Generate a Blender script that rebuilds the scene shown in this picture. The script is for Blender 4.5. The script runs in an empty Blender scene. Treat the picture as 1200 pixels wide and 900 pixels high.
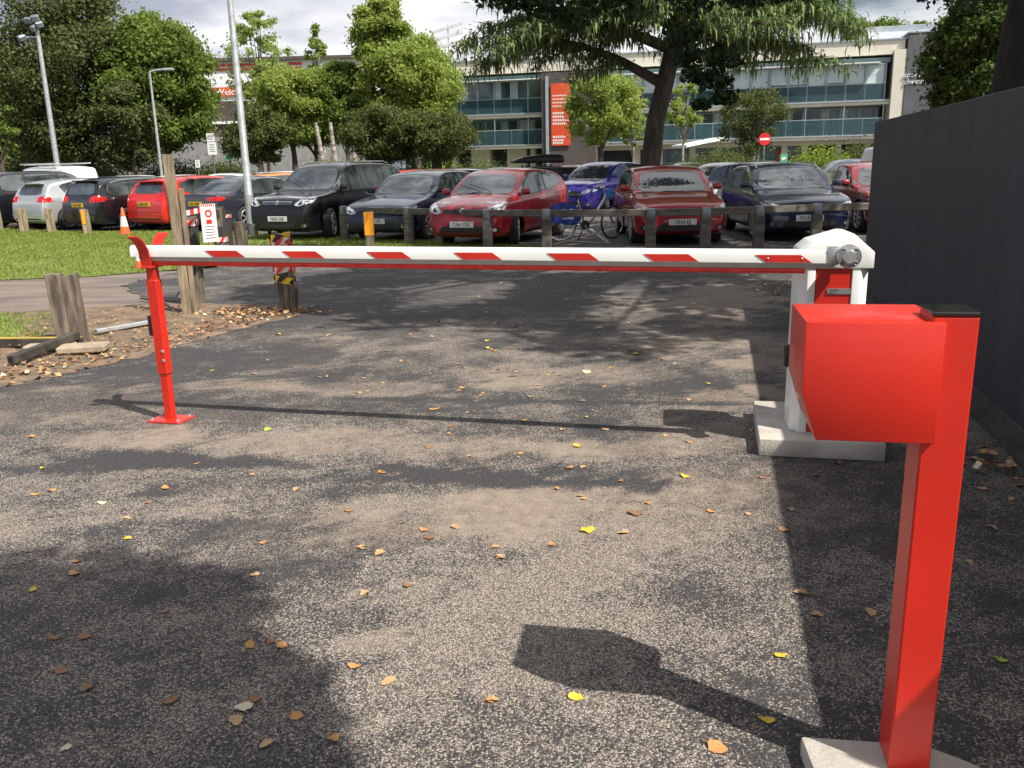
import bpy, bmesh, math, random
import numpy as np
from mathutils import Vector, Matrix
from mathutils.bvhtree import BVHTree
random.seed(7); rng = np.random.default_rng(7)
PI = math.pi
SC = bpy.context.scene; COL = SC.collection

# ------------------------------------------------------------ camera, sky, sun, exposure
F = 1010.0; EYE = 1.55; PITCH = math.atan(257/F); ROLL = math.radians(1.35)
fwd = Vector((0, math.cos(PITCH), -math.sin(PITCH)))
_r0 = Vector((1, 0, 0)); _u0 = Vector((0, math.sin(PITCH), math.cos(PITCH)))
rgt = _r0*math.cos(ROLL) - _u0*math.sin(ROLL)
upv = _u0*math.cos(ROLL) + _r0*math.sin(ROLL)
CAMP = Vector((0, 0, EYE))
cd = bpy.data.cameras.new('camera'); cam = bpy.data.objects.new('camera', cd); COL.objects.link(cam)
m = Matrix((rgt, upv, -fwd)).transposed().to_4x4(); m.translation = CAMP
cam.matrix_world = m
cd.sensor_width = 36; cd.lens = F/1200*36; cd.clip_start = .05; cd.clip_end = 2000
SC.camera = cam
def ray(x, y): return (x-600)*rgt - (y-450)*upv + F*fwd
def g(x, y, z=0.0):                       # point at height z seen at a picture position (measuring helper)
    r = ray(x, y); t = (z-EYE)/r.z; return CAMP + r*t
def at(x, y, Y):                          # point at distance Y
    r = ray(x, y); return CAMP + r*(Y/r.y)

SUN = Vector((.57, -.47, 1)).normalized()
W = bpy.data.worlds.new('World'); SC.world = W; W.use_nodes = True
nt = W.node_tree; nt.nodes.clear()
def N(t, ty, **k):
    n = t.nodes.new(ty)
    for a, b in k.items(): setattr(n, a, b)
    return n
sky = N(nt, 'ShaderNodeTexSky', sky_type='NISHITA'); sky.sun_disc = False
sky.sun_elevation = math.asin(SUN.z); sky.sun_rotation = math.atan2(SUN.x, SUN.y)
sky.air_density = 1.0; sky.dust_density = 1.5
geo = N(nt, 'ShaderNodeTexCoord'); sep = N(nt, 'ShaderNodeSeparateXYZ')
nt.links.new(geo.outputs['Generated'], sep.inputs[0])
# cloud layer: project direction on a plane overhead
zz = N(nt, 'ShaderNodeMath', operation='ADD'); zz.inputs[1].default_value = .16; nt.links.new(sep.outputs['Z'], zz.inputs[0])
zm = N(nt, 'ShaderNodeMath', operation='MAXIMUM'); zm.inputs[1].default_value = .03; nt.links.new(zz.outputs[0], zm.inputs[0])
cb = N(nt, 'ShaderNodeCombineXYZ')
for i, c in enumerate('XY'):
    d = N(nt, 'ShaderNodeMath', operation='DIVIDE'); nt.links.new(sep.outputs[c], d.inputs[0]); nt.links.new(zm.outputs[0], d.inputs[1]); nt.links.new(d.outputs[0], cb.inputs[i])
n1 = N(nt, 'ShaderNodeTexNoise'); n1.inputs['Scale'].default_value = .55; n1.inputs['Detail'].default_value = 7; n1.inputs['Roughness'].default_value = .55
n2 = N(nt, 'ShaderNodeTexNoise'); n2.inputs['Scale'].default_value = .62; n2.inputs['Detail'].default_value = 7
mp = N(nt, 'ShaderNodeMapping'); mp.inputs['Location'].default_value = (3.1, 1.7, 0); nt.links.new(cb.outputs[0], mp.inputs[0])
nt.links.new(mp.outputs[0], n1.inputs['Vector'])
mp2 = N(nt, 'ShaderNodeMapping'); mp2.inputs['Location'].default_value = (8.3, 4.2, 2); nt.links.new(cb.outputs[0], mp2.inputs[0]); nt.links.new(mp2.outputs[0], n2.inputs['Vector'])
cov = N(nt, 'ShaderNodeMapRange'); cov.inputs[1].default_value = .36; cov.inputs[2].default_value = .50; nt.links.new(n1.outputs['Fac'], cov.inputs[0])
# east (right) side of the sky brighter and whiter than the left
xs = N(nt, 'ShaderNodeMapRange'); xs.inputs[1].default_value = -.22; xs.inputs[2].default_value = .20; xs.inputs[3].default_value = -.07; xs.inputs[4].default_value = .24
nt.links.new(sep.outputs['X'], xs.inputs[0])
ad = N(nt, 'ShaderNodeMath', operation='ADD'); nt.links.new(n2.outputs['Fac'], ad.inputs[0]); nt.links.new(xs.outputs[0], ad.inputs[1])
cr = N(nt, 'ShaderNodeValToRGB'); nt.links.new(ad.outputs[0], cr.inputs[0])
cr.color_ramp.elements[0].position = .38; cr.color_ramp.elements[0].color = (4.2, 4.6, 6.2, 1)
cr.color_ramp.elements[1].position = .56; cr.color_ramp.elements[1].color = (14, 14.1, 14.5, 1)
e = cr.color_ramp.elements.new(.46); e.color = (6.6, 7.0, 8.4, 1)
mx = N(nt, 'ShaderNodeMix', data_type='RGBA'); nt.links.new(cov.outputs[0], mx.inputs[0]); nt.links.new(sky.outputs[0], mx.inputs[6]); nt.links.new(cr.outputs[0], mx.inputs[7])
bg = N(nt, 'ShaderNodeBackground'); bg.inputs[1].default_value = .053; nt.links.new(mx.outputs[2], bg.inputs[0])
wo = N(nt, 'ShaderNodeOutputWorld'); nt.links.new(bg.outputs[0], wo.inputs[0])
sl = bpy.data.lights.new('sun', 'SUN'); sl.energy = 5.0; sl.angle = math.radians(.55); sl.color = (1, .955, .88)
so = bpy.data.objects.new('sun', sl); COL.objects.link(so); so.rotation_euler = SUN.to_track_quat('Z', 'Y').to_euler(); so.location = (20, -20, 40)
SC.view_settings.view_transform = 'Standard'; SC.view_settings.look = 'None'; SC.view_settings.exposure = .50; SC.view_settings.gamma = 1
SC.view_settings.use_curve_mapping = False

# ------------------------------------------------------------ helpers
def tag(o, label=None, cat=None, group=None, kind=None):
    if label: o['label'] = label
    if cat: o['category'] = cat
    if group: o['group'] = group
    if kind: o['kind'] = kind
    return o
def empty(name, loc=(0, 0, 0), rz=0, label=None, cat=None, group=None):
    o = bpy.data.objects.new(name, None); COL.objects.link(o); o.location = loc; o.rotation_euler = (0, 0, rz); o.empty_display_size = .2
    return tag(o, label, cat, group)
def link(name, me, mats, parent=None):
    o = bpy.data.objects.new(name, me); COL.objects.link(o)
    for mm in (mats if isinstance(mats, (list, tuple)) else [mats]): me.materials.append(mm)
    if parent: o.parent = parent
    return o
def copy_tree(o, parent=None):
    c = o.copy(); COL.objects.link(c); c.parent = parent
    for ch in list(o.children): copy_tree(ch, c)
    return c
class MB:
    def __init__(s): s.bm = bmesh.new()
    def box(s, c, d, rot=None, bev=0, mi=0, seg=1):
        r = bmesh.ops.create_cube(s.bm, size=1); vs = r['verts']
        for v in vs: v.co = Vector((v.co.x*d[0], v.co.y*d[1], v.co.z*d[2]))
        fs = set(f for v in vs for f in v.link_faces)
        if bev:
            es = list(set(e for v in vs for e in v.link_edges))
            rr = bmesh.ops.bevel(s.bm, geom=es, offset=bev, segments=seg, affect='EDGES', profile=.5)
            vs = list(set(v for f in rr['faces'] for v in f.verts) | set(v for v in vs if v.is_valid)); fs = set(f for v in vs for f in v.link_faces)
        M = Matrix.Translation(c)
        if rot is not None: M = M @ rot.to_4x4()
        for v in vs: v.co = M @ v.co
        for f in fs: f.material_index = mi
        return s
    def bar(s, a, b, w, h=None, up=(0, 0, 1), mi=0, bev=0):       # box from a to b
        a, b = Vector(a), Vector(b); d = b-a; h = h or w
        x = d.normalized(); u = Vector(up)
        if abs(x.dot(u)) > .98: u = Vector((0, 1, 0))
        y = u.cross(x).normalized(); z = x.cross(y)
        R = Matrix((x, y, z)).transposed()
        return s.box((a+b)/2, (d.length, w, h), R, bev, mi)
    def tube(s, pts, r, n=10, mi=0, cap=True):
        pts = [Vector(p) for p in pts]; rs = r if isinstance(r, (list, tuple)) else [r]*len(pts)
        rings = []; ref = None
        for i, p in enumerate(pts):
            d = (pts[min(i+1, len(pts)-1)]-pts[max(i-1, 0)]).normalized()
            if ref is None: ref = Vector((0, 0, 1)) if abs(d.z) < .9 else Vector((1, 0, 0))
            x = ref.cross(d).normalized(); y = d.cross(x); ref = y.cross(d)*-1 if False else ref
            rings.append([s.bm.verts.new(p+(x*math.cos(2*PI*k/n)+y*math.sin(2*PI*k/n))*rs[i]) for k in range(n)])
        for a, b in zip(rings, rings[1:]):
            for k in range(n):
                f = s.bm.faces.new((a[k], a[(k+1) % n], b[(k+1) % n], b[k])); f.material_index = mi; f.smooth = True
        if cap:
            for rr in (rings[0][::-1], rings[-1]):
                f = s.bm.faces.new(rr); f.material_index = mi
        return s
    def lathe(s, prof, c=(0, 0, 0), axis='Z', n=32, mi=0, cap=True):
        c = Vector(c); rings = []
        for r, h in prof:
            ring = []
            for k in range(n):
                a = 2*PI*k/n; p = (r*math.cos(a), r*math.sin(a), h)
                if axis == 'Y': p = (p[0], p[2], p[1])
                if axis == 'X': p = (p[2], p[0], p[1])
                ring.append(s.bm.verts.new(c+Vector(p)))
            rings.append(ring)
        for a, b in zip(rings, rings[1:]):
            for k in range(n):
                f = s.bm.faces.new((a[k], a[(k+1) % n], b[(k+1) % n], b[k])); f.smooth = True; f.material_index = mi
        for rr in ((rings[0], rings[-1]) if cap else ()):
            if len(rr) > 2: f = s.bm.faces.new(rr); f.material_index = mi
        return s
    def prism(s, poly, axis, a, b, mi=0, bev=0):                 # poly in the two other axes
        def P(u, v, w):
            return {'X': (w, u, v), 'Y': (u, w, v), 'Z': (u, v, w)}[axis]
        A = [s.bm.verts.new(P(u, v, a)) for u, v in poly]; B = [s.bm.verts.new(P(u, v, b)) for u, v in poly]
        n = len(poly); fs = [s.bm.faces.new(A), s.bm.faces.new(B[::-1])]
        for i in range(n): fs.append(s.bm.faces.new((A[i], B[i], B[(i+1) % n], A[(i+1) % n])))
        for f in fs: f.material_index = mi
        if bev:
            es = list(set(e for f in fs for e in f.edges))
            rr = bmesh.ops.bevel(s.bm, geom=es, offset=bev, segments=2, affect='EDGES', profile=.5)
        return s
    def quad(s, pts, mi=0):
        f = s.bm.faces.new([s.bm.verts.new(p) for p in pts]); f.material_index = mi; return s
    def build(s, name, mats, parent=None, smooth=False):
        bmesh.ops.recalc_face_normals(s.bm, faces=s.bm.faces)
        me = bpy.data.meshes.new(name); s.bm.to_mesh(me); s.bm.free()
        if smooth:
            for p in me.polygons: p.use_smooth = True
        me.set_sharp_from_angle(angle=math.radians(34))
        return link(name, me, mats, parent)
def np_mesh(name, verts, faces, mats, parent=None, smooth=False, nv=4):
    me = bpy.data.meshes.new(name); verts = np.asarray(verts, np.float32); faces = np.asarray(faces, np.int32)
    me.vertices.add(len(verts)); me.vertices.foreach_set('co', verts.ravel())
    me.loops.add(faces.size); me.loops.foreach_set('vertex_index', faces.ravel())
    me.polygons.add(len(faces)); me.polygons.foreach_set('loop_start', np.arange(0, faces.size, nv, dtype=np.int32))
    me.polygons.foreach_set('loop_total', np.full(len(faces), nv, np.int32))
    me.update(calc_edges=True); me.validate()
    if smooth: me.polygons.foreach_set('use_smooth', np.ones(len(faces), bool))
    return link(name, me, mats, parent)

# ------------------------------------------------------------ materials
def newmat(name):
    mt = bpy.data.materials.new(name); mt.use_nodes = True
    return mt, mt.node_tree, mt.node_tree.nodes['Principled BSDF']
def mat(name, col, rough=.5, metal=0, var=.12, scale=3.0, bump=0, bscale=40, ior=None, coat=0, stretch=(1, 1, 1), col2=None, detail=5):
    mt, t, b = newmat(name)
    tc = N(t, 'ShaderNodeTexCoord'); mp = N(t, 'ShaderNodeMapping'); mp.inputs['Scale'].default_value = stretch
    t.links.new(tc.outputs['Object'], mp.inputs[0])
    ns = N(t, 'ShaderNodeTexNoise'); ns.inputs['Scale'].default_value = scale; ns.inputs['Detail'].default_value = detail
    t.links.new(mp.outputs[0], ns.inputs['Vector'])
    mx = N(t, 'ShaderNodeMix', data_type='RGBA')
    c2 = col2 or tuple(max(0, c*(1-var)) for c in col); c1 = col if col2 else tuple(min(1, c*(1+var)) for c in col)
    mr = N(t, 'ShaderNodeMapRange'); mr.inputs[1].default_value = .35; mr.inputs[2].default_value = .65; t.links.new(ns.outputs['Fac'], mr.inputs[0])
    mx.inputs[6].default_value = (*c1, 1); mx.inputs[7].default_value = (*c2, 1); t.links.new(mr.outputs[0], mx.inputs[0])
    t.links.new(mx.outputs[2], b.inputs['Base Color'])
    b.inputs['Roughness'].default_value = rough; b.inputs['Metallic'].default_value = metal
    if ior: b.inputs['IOR'].default_value = ior
    if coat: b.inputs['Coat Weight'].default_value = coat; b.inputs['Coat Roughness'].default_value = .04
    if bump:
        nb = N(t, 'ShaderNodeTexNoise'); nb.inputs['Scale'].default_value = bscale; nb.inputs['Detail'].default_value = 4
        t.links.new(mp.outputs[0], nb.inputs['Vector'])
        bp = N(t, 'ShaderNodeBump'); bp.inputs['Strength'].default_value = bump; bp.inputs['Distance'].default_value = .01
        t.links.new(nb.outputs['Fac'], bp.inputs['Height']); t.links.new(bp.outputs[0], b.inputs['Normal'])
    return mt
def leafmat(name, c1, c2, trans=.35, scale=.5):
    mt, t, b = newmat(name)
    gm = N(t, 'ShaderNodeNewGeometry'); tc = N(t, 'ShaderNodeTexCoord')
    ns = N(t, 'ShaderNodeTexNoise'); ns.inputs['Scale'].default_value = scale; t.links.new(tc.outputs['Object'], ns.inputs['Vector'])
    ad = N(t, 'ShaderNodeMath', operation='ADD'); t.links.new(gm.outputs['Random Per Island'], ad.inputs[0]); t.links.new(ns.outputs['Fac'], ad.inputs[1])
    mr = N(t, 'ShaderNodeMapRange'); mr.inputs[1].default_value = .35; mr.inputs[2].default_value = 1.2; t.links.new(ad.outputs[0], mr.inputs[0])
    mx = N(t, 'ShaderNodeMix', data_type='RGBA'); mx.inputs[6].default_value = (*c1, 1); mx.inputs[7].default_value = (*c2, 1); t.links.new(mr.outputs[0], mx.inputs[0])
    t.links.new(mx.outputs[2], b.inputs['Base Color']); b.inputs['Roughness'].default_value = .6; b.inputs['Specular IOR Level'].default_value = .18
    tr = N(t, 'ShaderNodeBsdfTranslucent'); t.links.new(mx.outputs[2], tr.inputs[0])
    ms = N(t, 'ShaderNodeMixShader'); ms.inputs[0].default_value = trans
    out = t.nodes['Material Output']; t.links.new(b.outputs[0], ms.inputs[1]); t.links.new(tr.outputs[0], ms.inputs[2]); t.links.new(ms.outputs[0], out.inputs[0])
    return mt
M = {}
M['red'] = mat('red_paint', (.60, .022, .010), .38, var=.10, scale=2.5, coat=.15, bump=.03, bscale=160)
M['red_dull'] = mat('red_rubber', (.75, .035, .02), .4, var=.15, scale=20)
M['white'] = mat('white_paint', (.80, .80, .76), .35, var=.04, scale=5)
M['offwhite'] = mat('cream_render', (.70, .66, .55), .85, var=.06, scale=.6)
M['alu'] = mat('brushed_aluminium', (.56, .55, .54), .38, metal=.9, var=.12, scale=15, bump=.1, bscale=90)
M['arm_shade_grey'] = mat('arm_shade_grey', (.46, .43, .40), .5, var=.1, scale=15)  # grey holds the shade on the white arm's underside
M['galv'] = mat('galvanised_steel', (.42, .44, .45), .5, metal=.45, var=.18, scale=9)
M['black'] = mat('black_plastic', (.016, .016, .018), .35, var=.2)
M['rubber'] = mat('tyre_rubber', (.022, .021, .020), .8, var=.3, scale=12)
M['concrete'] = mat('concrete', (.47, .43, .37), .9, var=.16, scale=7, bump=.4, bscale=90)
M['sand'] = mat('sandy_concrete', (.34, .27, .19), .9, var=.2, scale=9, bump=.4, bscale=60)
M['wood'] = mat('weathered_timber', (.36, .28, .18), .85, col2=(.15, .115, .08), scale=5, stretch=(5, 5, .6), bump=.6, bscale=16, detail=8)
M['wood_d'] = mat('dark_timber', (.23, .18, .13), .85, col2=(.075, .06, .048), scale=5, stretch=(4, 4, .7), bump=.6, bscale=16, detail=8)
M['wood_b'] = mat('black_stained_timber', (.03, .028, .026), .8, col2=(.055, .05, .045), scale=5, stretch=(4, 4, .7), bump=.4, bscale=16)
M['rail'] = mat('rail_timber', (.16, .14, .115), .85, col2=(.08, .068, .055), scale=3, stretch=(.8, 5, 5), bump=.4, bscale=20)
M['strap'] = mat('steel_strap', (.22, .25, .27), .45, metal=.6, var=.2)
M['glass'] = mat('car_glass', (.045, .056, .058), .03, var=.5, scale=2.6, ior=2.35)
M['glass_b'] = mat('building_glass', (.075, .135, .145), .08, var=.7, scale=.35, ior=1.7)
M['balu'] = mat('teal_balustrade_glass', (.10, .17, .185), .12, var=.12, scale=.5, ior=1.6)
M['frame'] = mat('grey_window_frame', (.38, .43, .46), .4, metal=.2)
M['blind'] = mat('white_blind', (.58, .68, .68), .8, var=.1)
M['trim'] = mat('black_trim', (.02, .02, .021), .5, var=.2)
M['seam'] = mat('panel_gap', (.004, .004, .004), .9)
M['chrome'] = mat('chrome', (.72, .73, .74), .12, metal=1, var=.05)
M['rim'] = mat('alloy_rim', (.52, .53, .55), .3, metal=.7, var=.1)
M['lamp'] = mat('headlamp_lens', (.62, .65, .66), .08, metal=.35, var=.45, scale=14, ior=1.7)
M['tail'] = mat('tail_lamp_lens', (.55, .012, .012), .1, var=.35, scale=18, ior=1.6)
M['amber'] = mat('amber_lens', (.8, .25, .02), .2)
M['plate_w'] = mat('white_number_plate', (.72, .72, .68), .4, var=.03)
M['plate_y'] = mat('yellow_number_plate', (.78, .52, .03), .4, var=.03)
M['ink'] = mat('black_lettering', (.01, .01, .01), .6)
M['wink'] = mat('white_lettering', (.8, .8, .78), .6, var=.03)
M['orange'] = mat('orange_band', (.85, .22, .01), .5, col2=(.75, .38, .02), scale=20)
M['yellow'] = mat('yellow_tape', (.8, .50, .02), .4, var=.06)
M['tapewhite'] = mat('white_tape', (.72, .68, .66), .4, var=.1, scale=20)
M['tapered'] = mat('red_tape', (.70, .03, .025), .4, var=.1, scale=20)
M['bark'] = mat('bark', (.105, .082, .062), .95, col2=(.05, .04, .032), scale=3, stretch=(3, 3, .6), bump=.8, bscale=9)
M['bark_l'] = mat('birch_bark', (.50, .46, .40), .9, col2=(.16, .13, .11), scale=2.5, stretch=(1, 1, 2.5), bump=.4, bscale=9)
def paint(name, c, metal=.25, rough=.28):
    return mat(name, c, rough, metal=metal, var=.04, scale=1.2, coat=.8)
PA = dict(black=paint('black_car_paint', (.008, .008, .011)), navy=paint('navy_car_paint', (.012, .020, .055)), dgrey=paint('dark_grey_car_paint', (.030, .033, .045)),
          red=paint('red_car_paint', (.34, .012, .020)), bred=paint('bright_red_car_paint', (.66, .022, .014), .1), dred=paint('crimson_car_paint', (.24, .010, .022)),
          blue=paint('purple_blue_car_paint', (.050, .035, .33)), silver=paint('silver_car_paint', (.52, .53, .54), .5), white=paint('white_car_paint', (.76, .77, .78), 0),
          orange=paint('orange_car_paint', (.72, .20, .02), .1), sblue=paint('slate_blue_car_paint', (.05, .075, .13)), lime=paint('lime_car_paint', (.40, .48, .04), .1), grey=paint('grey_car_paint', (.16, .17, .19), .4))

def veilglass():
    mt, t, b = newmat('clear_balustrade_glass'); b.inputs['Base Color'].default_value = (.07, .13, .145, 1); b.inputs['Roughness'].default_value = .08; b.inputs['IOR'].default_value = 1.6
    tr = N(t, 'ShaderNodeBsdfTransparent'); tr.inputs[0].default_value = (.62, .80, .82, 1); ms = N(t, 'ShaderNodeMixShader'); ms.inputs[0].default_value = .55
    t.links.new(b.outputs[0], ms.inputs[1]); t.links.new(tr.outputs[0], ms.inputs[2]); t.links.new(ms.outputs[0], t.nodes['Material Output'].inputs[0]); return mt
M['veil'] = veilglass()
# asphalt: worn chip surface. attribute 'wear' (0 dark binder .. 1 bare pale chippings), 'tint' earthy dust
def asphalt_mat(name, coarse=True):
    mt, t, b = newmat(name); L = t.links.new
    tc = N(t, 'ShaderNodeTexCoord'); P = tc.outputs['Object']
    at_ = N(t, 'ShaderNodeAttribute', attribute_name='wear_and_shade')
    at2 = N(t, 'ShaderNodeAttribute', attribute_name='dust')
    def noise(sc, det=6, ro=.55, st=None):
        n = N(t, 'ShaderNodeTexNoise'); n.inputs['Scale'].default_value = sc; n.inputs['Detail'].default_value = det; n.inputs['Roughness'].default_value = ro
        if st:
            mpp = N(t, 'ShaderNodeMapping'); mpp.inputs['Scale'].default_value = st; mpp.inputs['Rotation'].default_value = (0, 0, .15); L(P, mpp.inputs[0]); L(mpp.outputs[0], n.inputs['Vector'])
        else: L(P, n.inputs['Vector'])
        return n.outputs['Fac']
    def math_(op, a, bb, c=None):
        n = N(t, 'ShaderNodeMath', operation=op)
        for i, v in enumerate((a, bb, c)):
            if v is None: continue
            if isinstance(v, (int, float)): n.inputs[i].default_value = v
            else: L(v, n.inputs[i])
        return n.outputs[0]
    def rng_(v, a, bb, c=0, d=1):
        n = N(t, 'ShaderNodeMapRange'); L(v, n.inputs[0])
        for i, x in enumerate((a, bb, c, d)): n.inputs[i+1].default_value = x
        return n.outputs[0]
    vo = N(t, 'ShaderNodeTexVoronoi'); vo.inputs['Scale'].default_value = 160; L(P, vo.inputs['Vector'])
    vc = N(t, 'ShaderNodeSeparateColor'); L(vo.outputs['Color'], vc.inputs[0])
    big = noise(.55, 4, .5); mid = noise(2.6, 7, .62); fine = noise(14, 5, .6)
    w = math_('ADD', math_('MULTIPLY', math_('SUBTRACT', big, .5), 1.1), math_('MULTIPLY', math_('SUBTRACT', mid, .5), 2.2))
    w = math_('ADD', w, math_('MULTIPLY', math_('SUBTRACT', fine, .5), 1.3))
    w = math_('ADD', w, at_.outputs['Fac'])                       # local bareness
    # a chip shows bare when its own random value is under the local bareness
    bare = rng_(math_('SUBTRACT', w, vc.outputs[0]), -.12, .14)
    chip = N(t, 'ShaderNodeMix', data_type='RGBA'); chip.inputs[6].default_value = (.19, .158, .130, 1); chip.inputs[7].default_value = (.56, .47, .385, 1); L(vc.outputs[1], chip.inputs[0])
    bind = N(t, 'ShaderNodeMix', data_type='RGBA'); bind.inputs[6].default_value = (.024, .025, .030, 1); bind.inputs[7].default_value = (.080, .075, .074, 1); L(vc.outputs[2], bind.inputs[0])
    c1 = N(t, 'ShaderNodeMix', data_type='RGBA'); L(bare, c1.inputs[0]); L(bind.outputs[2], c1.inputs[6]); L(chip.outputs[2], c1.inputs[7])
    gap = rng_(vo.outputs['Distance'], .25, .62)
    c2 = N(t, 'ShaderNodeMix', data_type='RGBA'); L(math_('MULTIPLY', gap, .75), c2.inputs[0]); L(c1.outputs[2], c2.inputs[6]); c2.inputs[7].default_value = (.028, .025, .024, 1)
    c3 = N(t, 'ShaderNodeMix', data_type='RGBA'); L(rng_(math_('ADD', at2.outputs['Fac'], math_('MULTIPLY', math_('SUBTRACT', vc.outputs[2], .5), .7)), .2, .9, 0, .8), c3.inputs[0]); L(c2.outputs[2], c3.inputs[6])
    dcol = N(t, 'ShaderNodeMix', data_type='RGBA'); dcol.inputs[6].default_value = (.15, .105, .078, 1); dcol.inputs[7].default_value = (.40, .325, .255, 1); L(fine, dcol.inputs[0]); L(dcol.outputs[2], c3.inputs[7])
    L(c3.outputs[2], b.inputs['Base Color'])
    L(rng_(fine, .3, .7, .62, .92), b.inputs['Roughness'])
    bp = N(t, 'ShaderNodeBump'); bp.inputs['Strength'].default_value = .75; bp.inputs['Distance'].default_value = .005
    hh = math_('ADD', math_('MULTIPLY', vo.outputs['Distance'], -1), math_('MULTIPLY', vc.outputs[1], .5)); L(hh, bp.inputs['Height']); L(bp.outputs[0], b.inputs['Normal'])
    return mt
M['asphalt'] = asphalt_mat('worn_asphalt')
M['carpark'] = mat('car_park_asphalt', (.12, .112, .108), .85, col2=(.07, .066, .065), scale=1.3, bump=.5, bscale=60, detail=9)
M['track'] = mat('gravel_track', (.21, .165, .135), .95, col2=(.12, .096, .082), scale=1.6, stretch=(.5, 2, 1), bump=.5, bscale=50, detail=9)
M['dirt'] = mat('bare_earth', (.215, .150, .095), .95, col2=(.10, .072, .05), scale=5, bump=.9, bscale=35, detail=9)
M['turf'] = mat('turf_soil', (.115, .175, .028), .95, col2=(.18, .21, .055), scale=1.1, bump=.5, bscale=40, detail=8)
M['blade'] = leafmat('grass_blade', (.10, .17, .022), (.26, .30, .07), .3, .8)
M['line'] = mat('road_marking', (.55, .54, .50), .8, col2=(.25, .24, .23), scale=8)
M['far'] = mat('far_ground', (.10, .11, .06), .95, var=.3, scale=.2)
M['hoard'] = mat('charcoal_hoarding', (.027, .030, .040), .5, col2=(.041, .044, .056), scale=2.0, stretch=(6, 6, .35), bump=.35, bscale=25, detail=8)

# ------------------------------------------------------------ ground
def sheet(name, poly, z, mt):
    mb = MB(); mb.quad([(x, y, z) for x, y in poly]); return tag(mb.build(name, mt), kind='structure')
sheet('ground', [(-400, -60), (400, -60), (400, 900), (-400, 900)], -.03, M['far'])
def gp(*pts): return [tuple(g(x, y))[:2] for x, y in pts]
# car park surface
sheet('car_park', [(-45, 15.5), (40, 15.2), (45, 66), (-60, 66)], -.016, M['carpark'])
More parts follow.
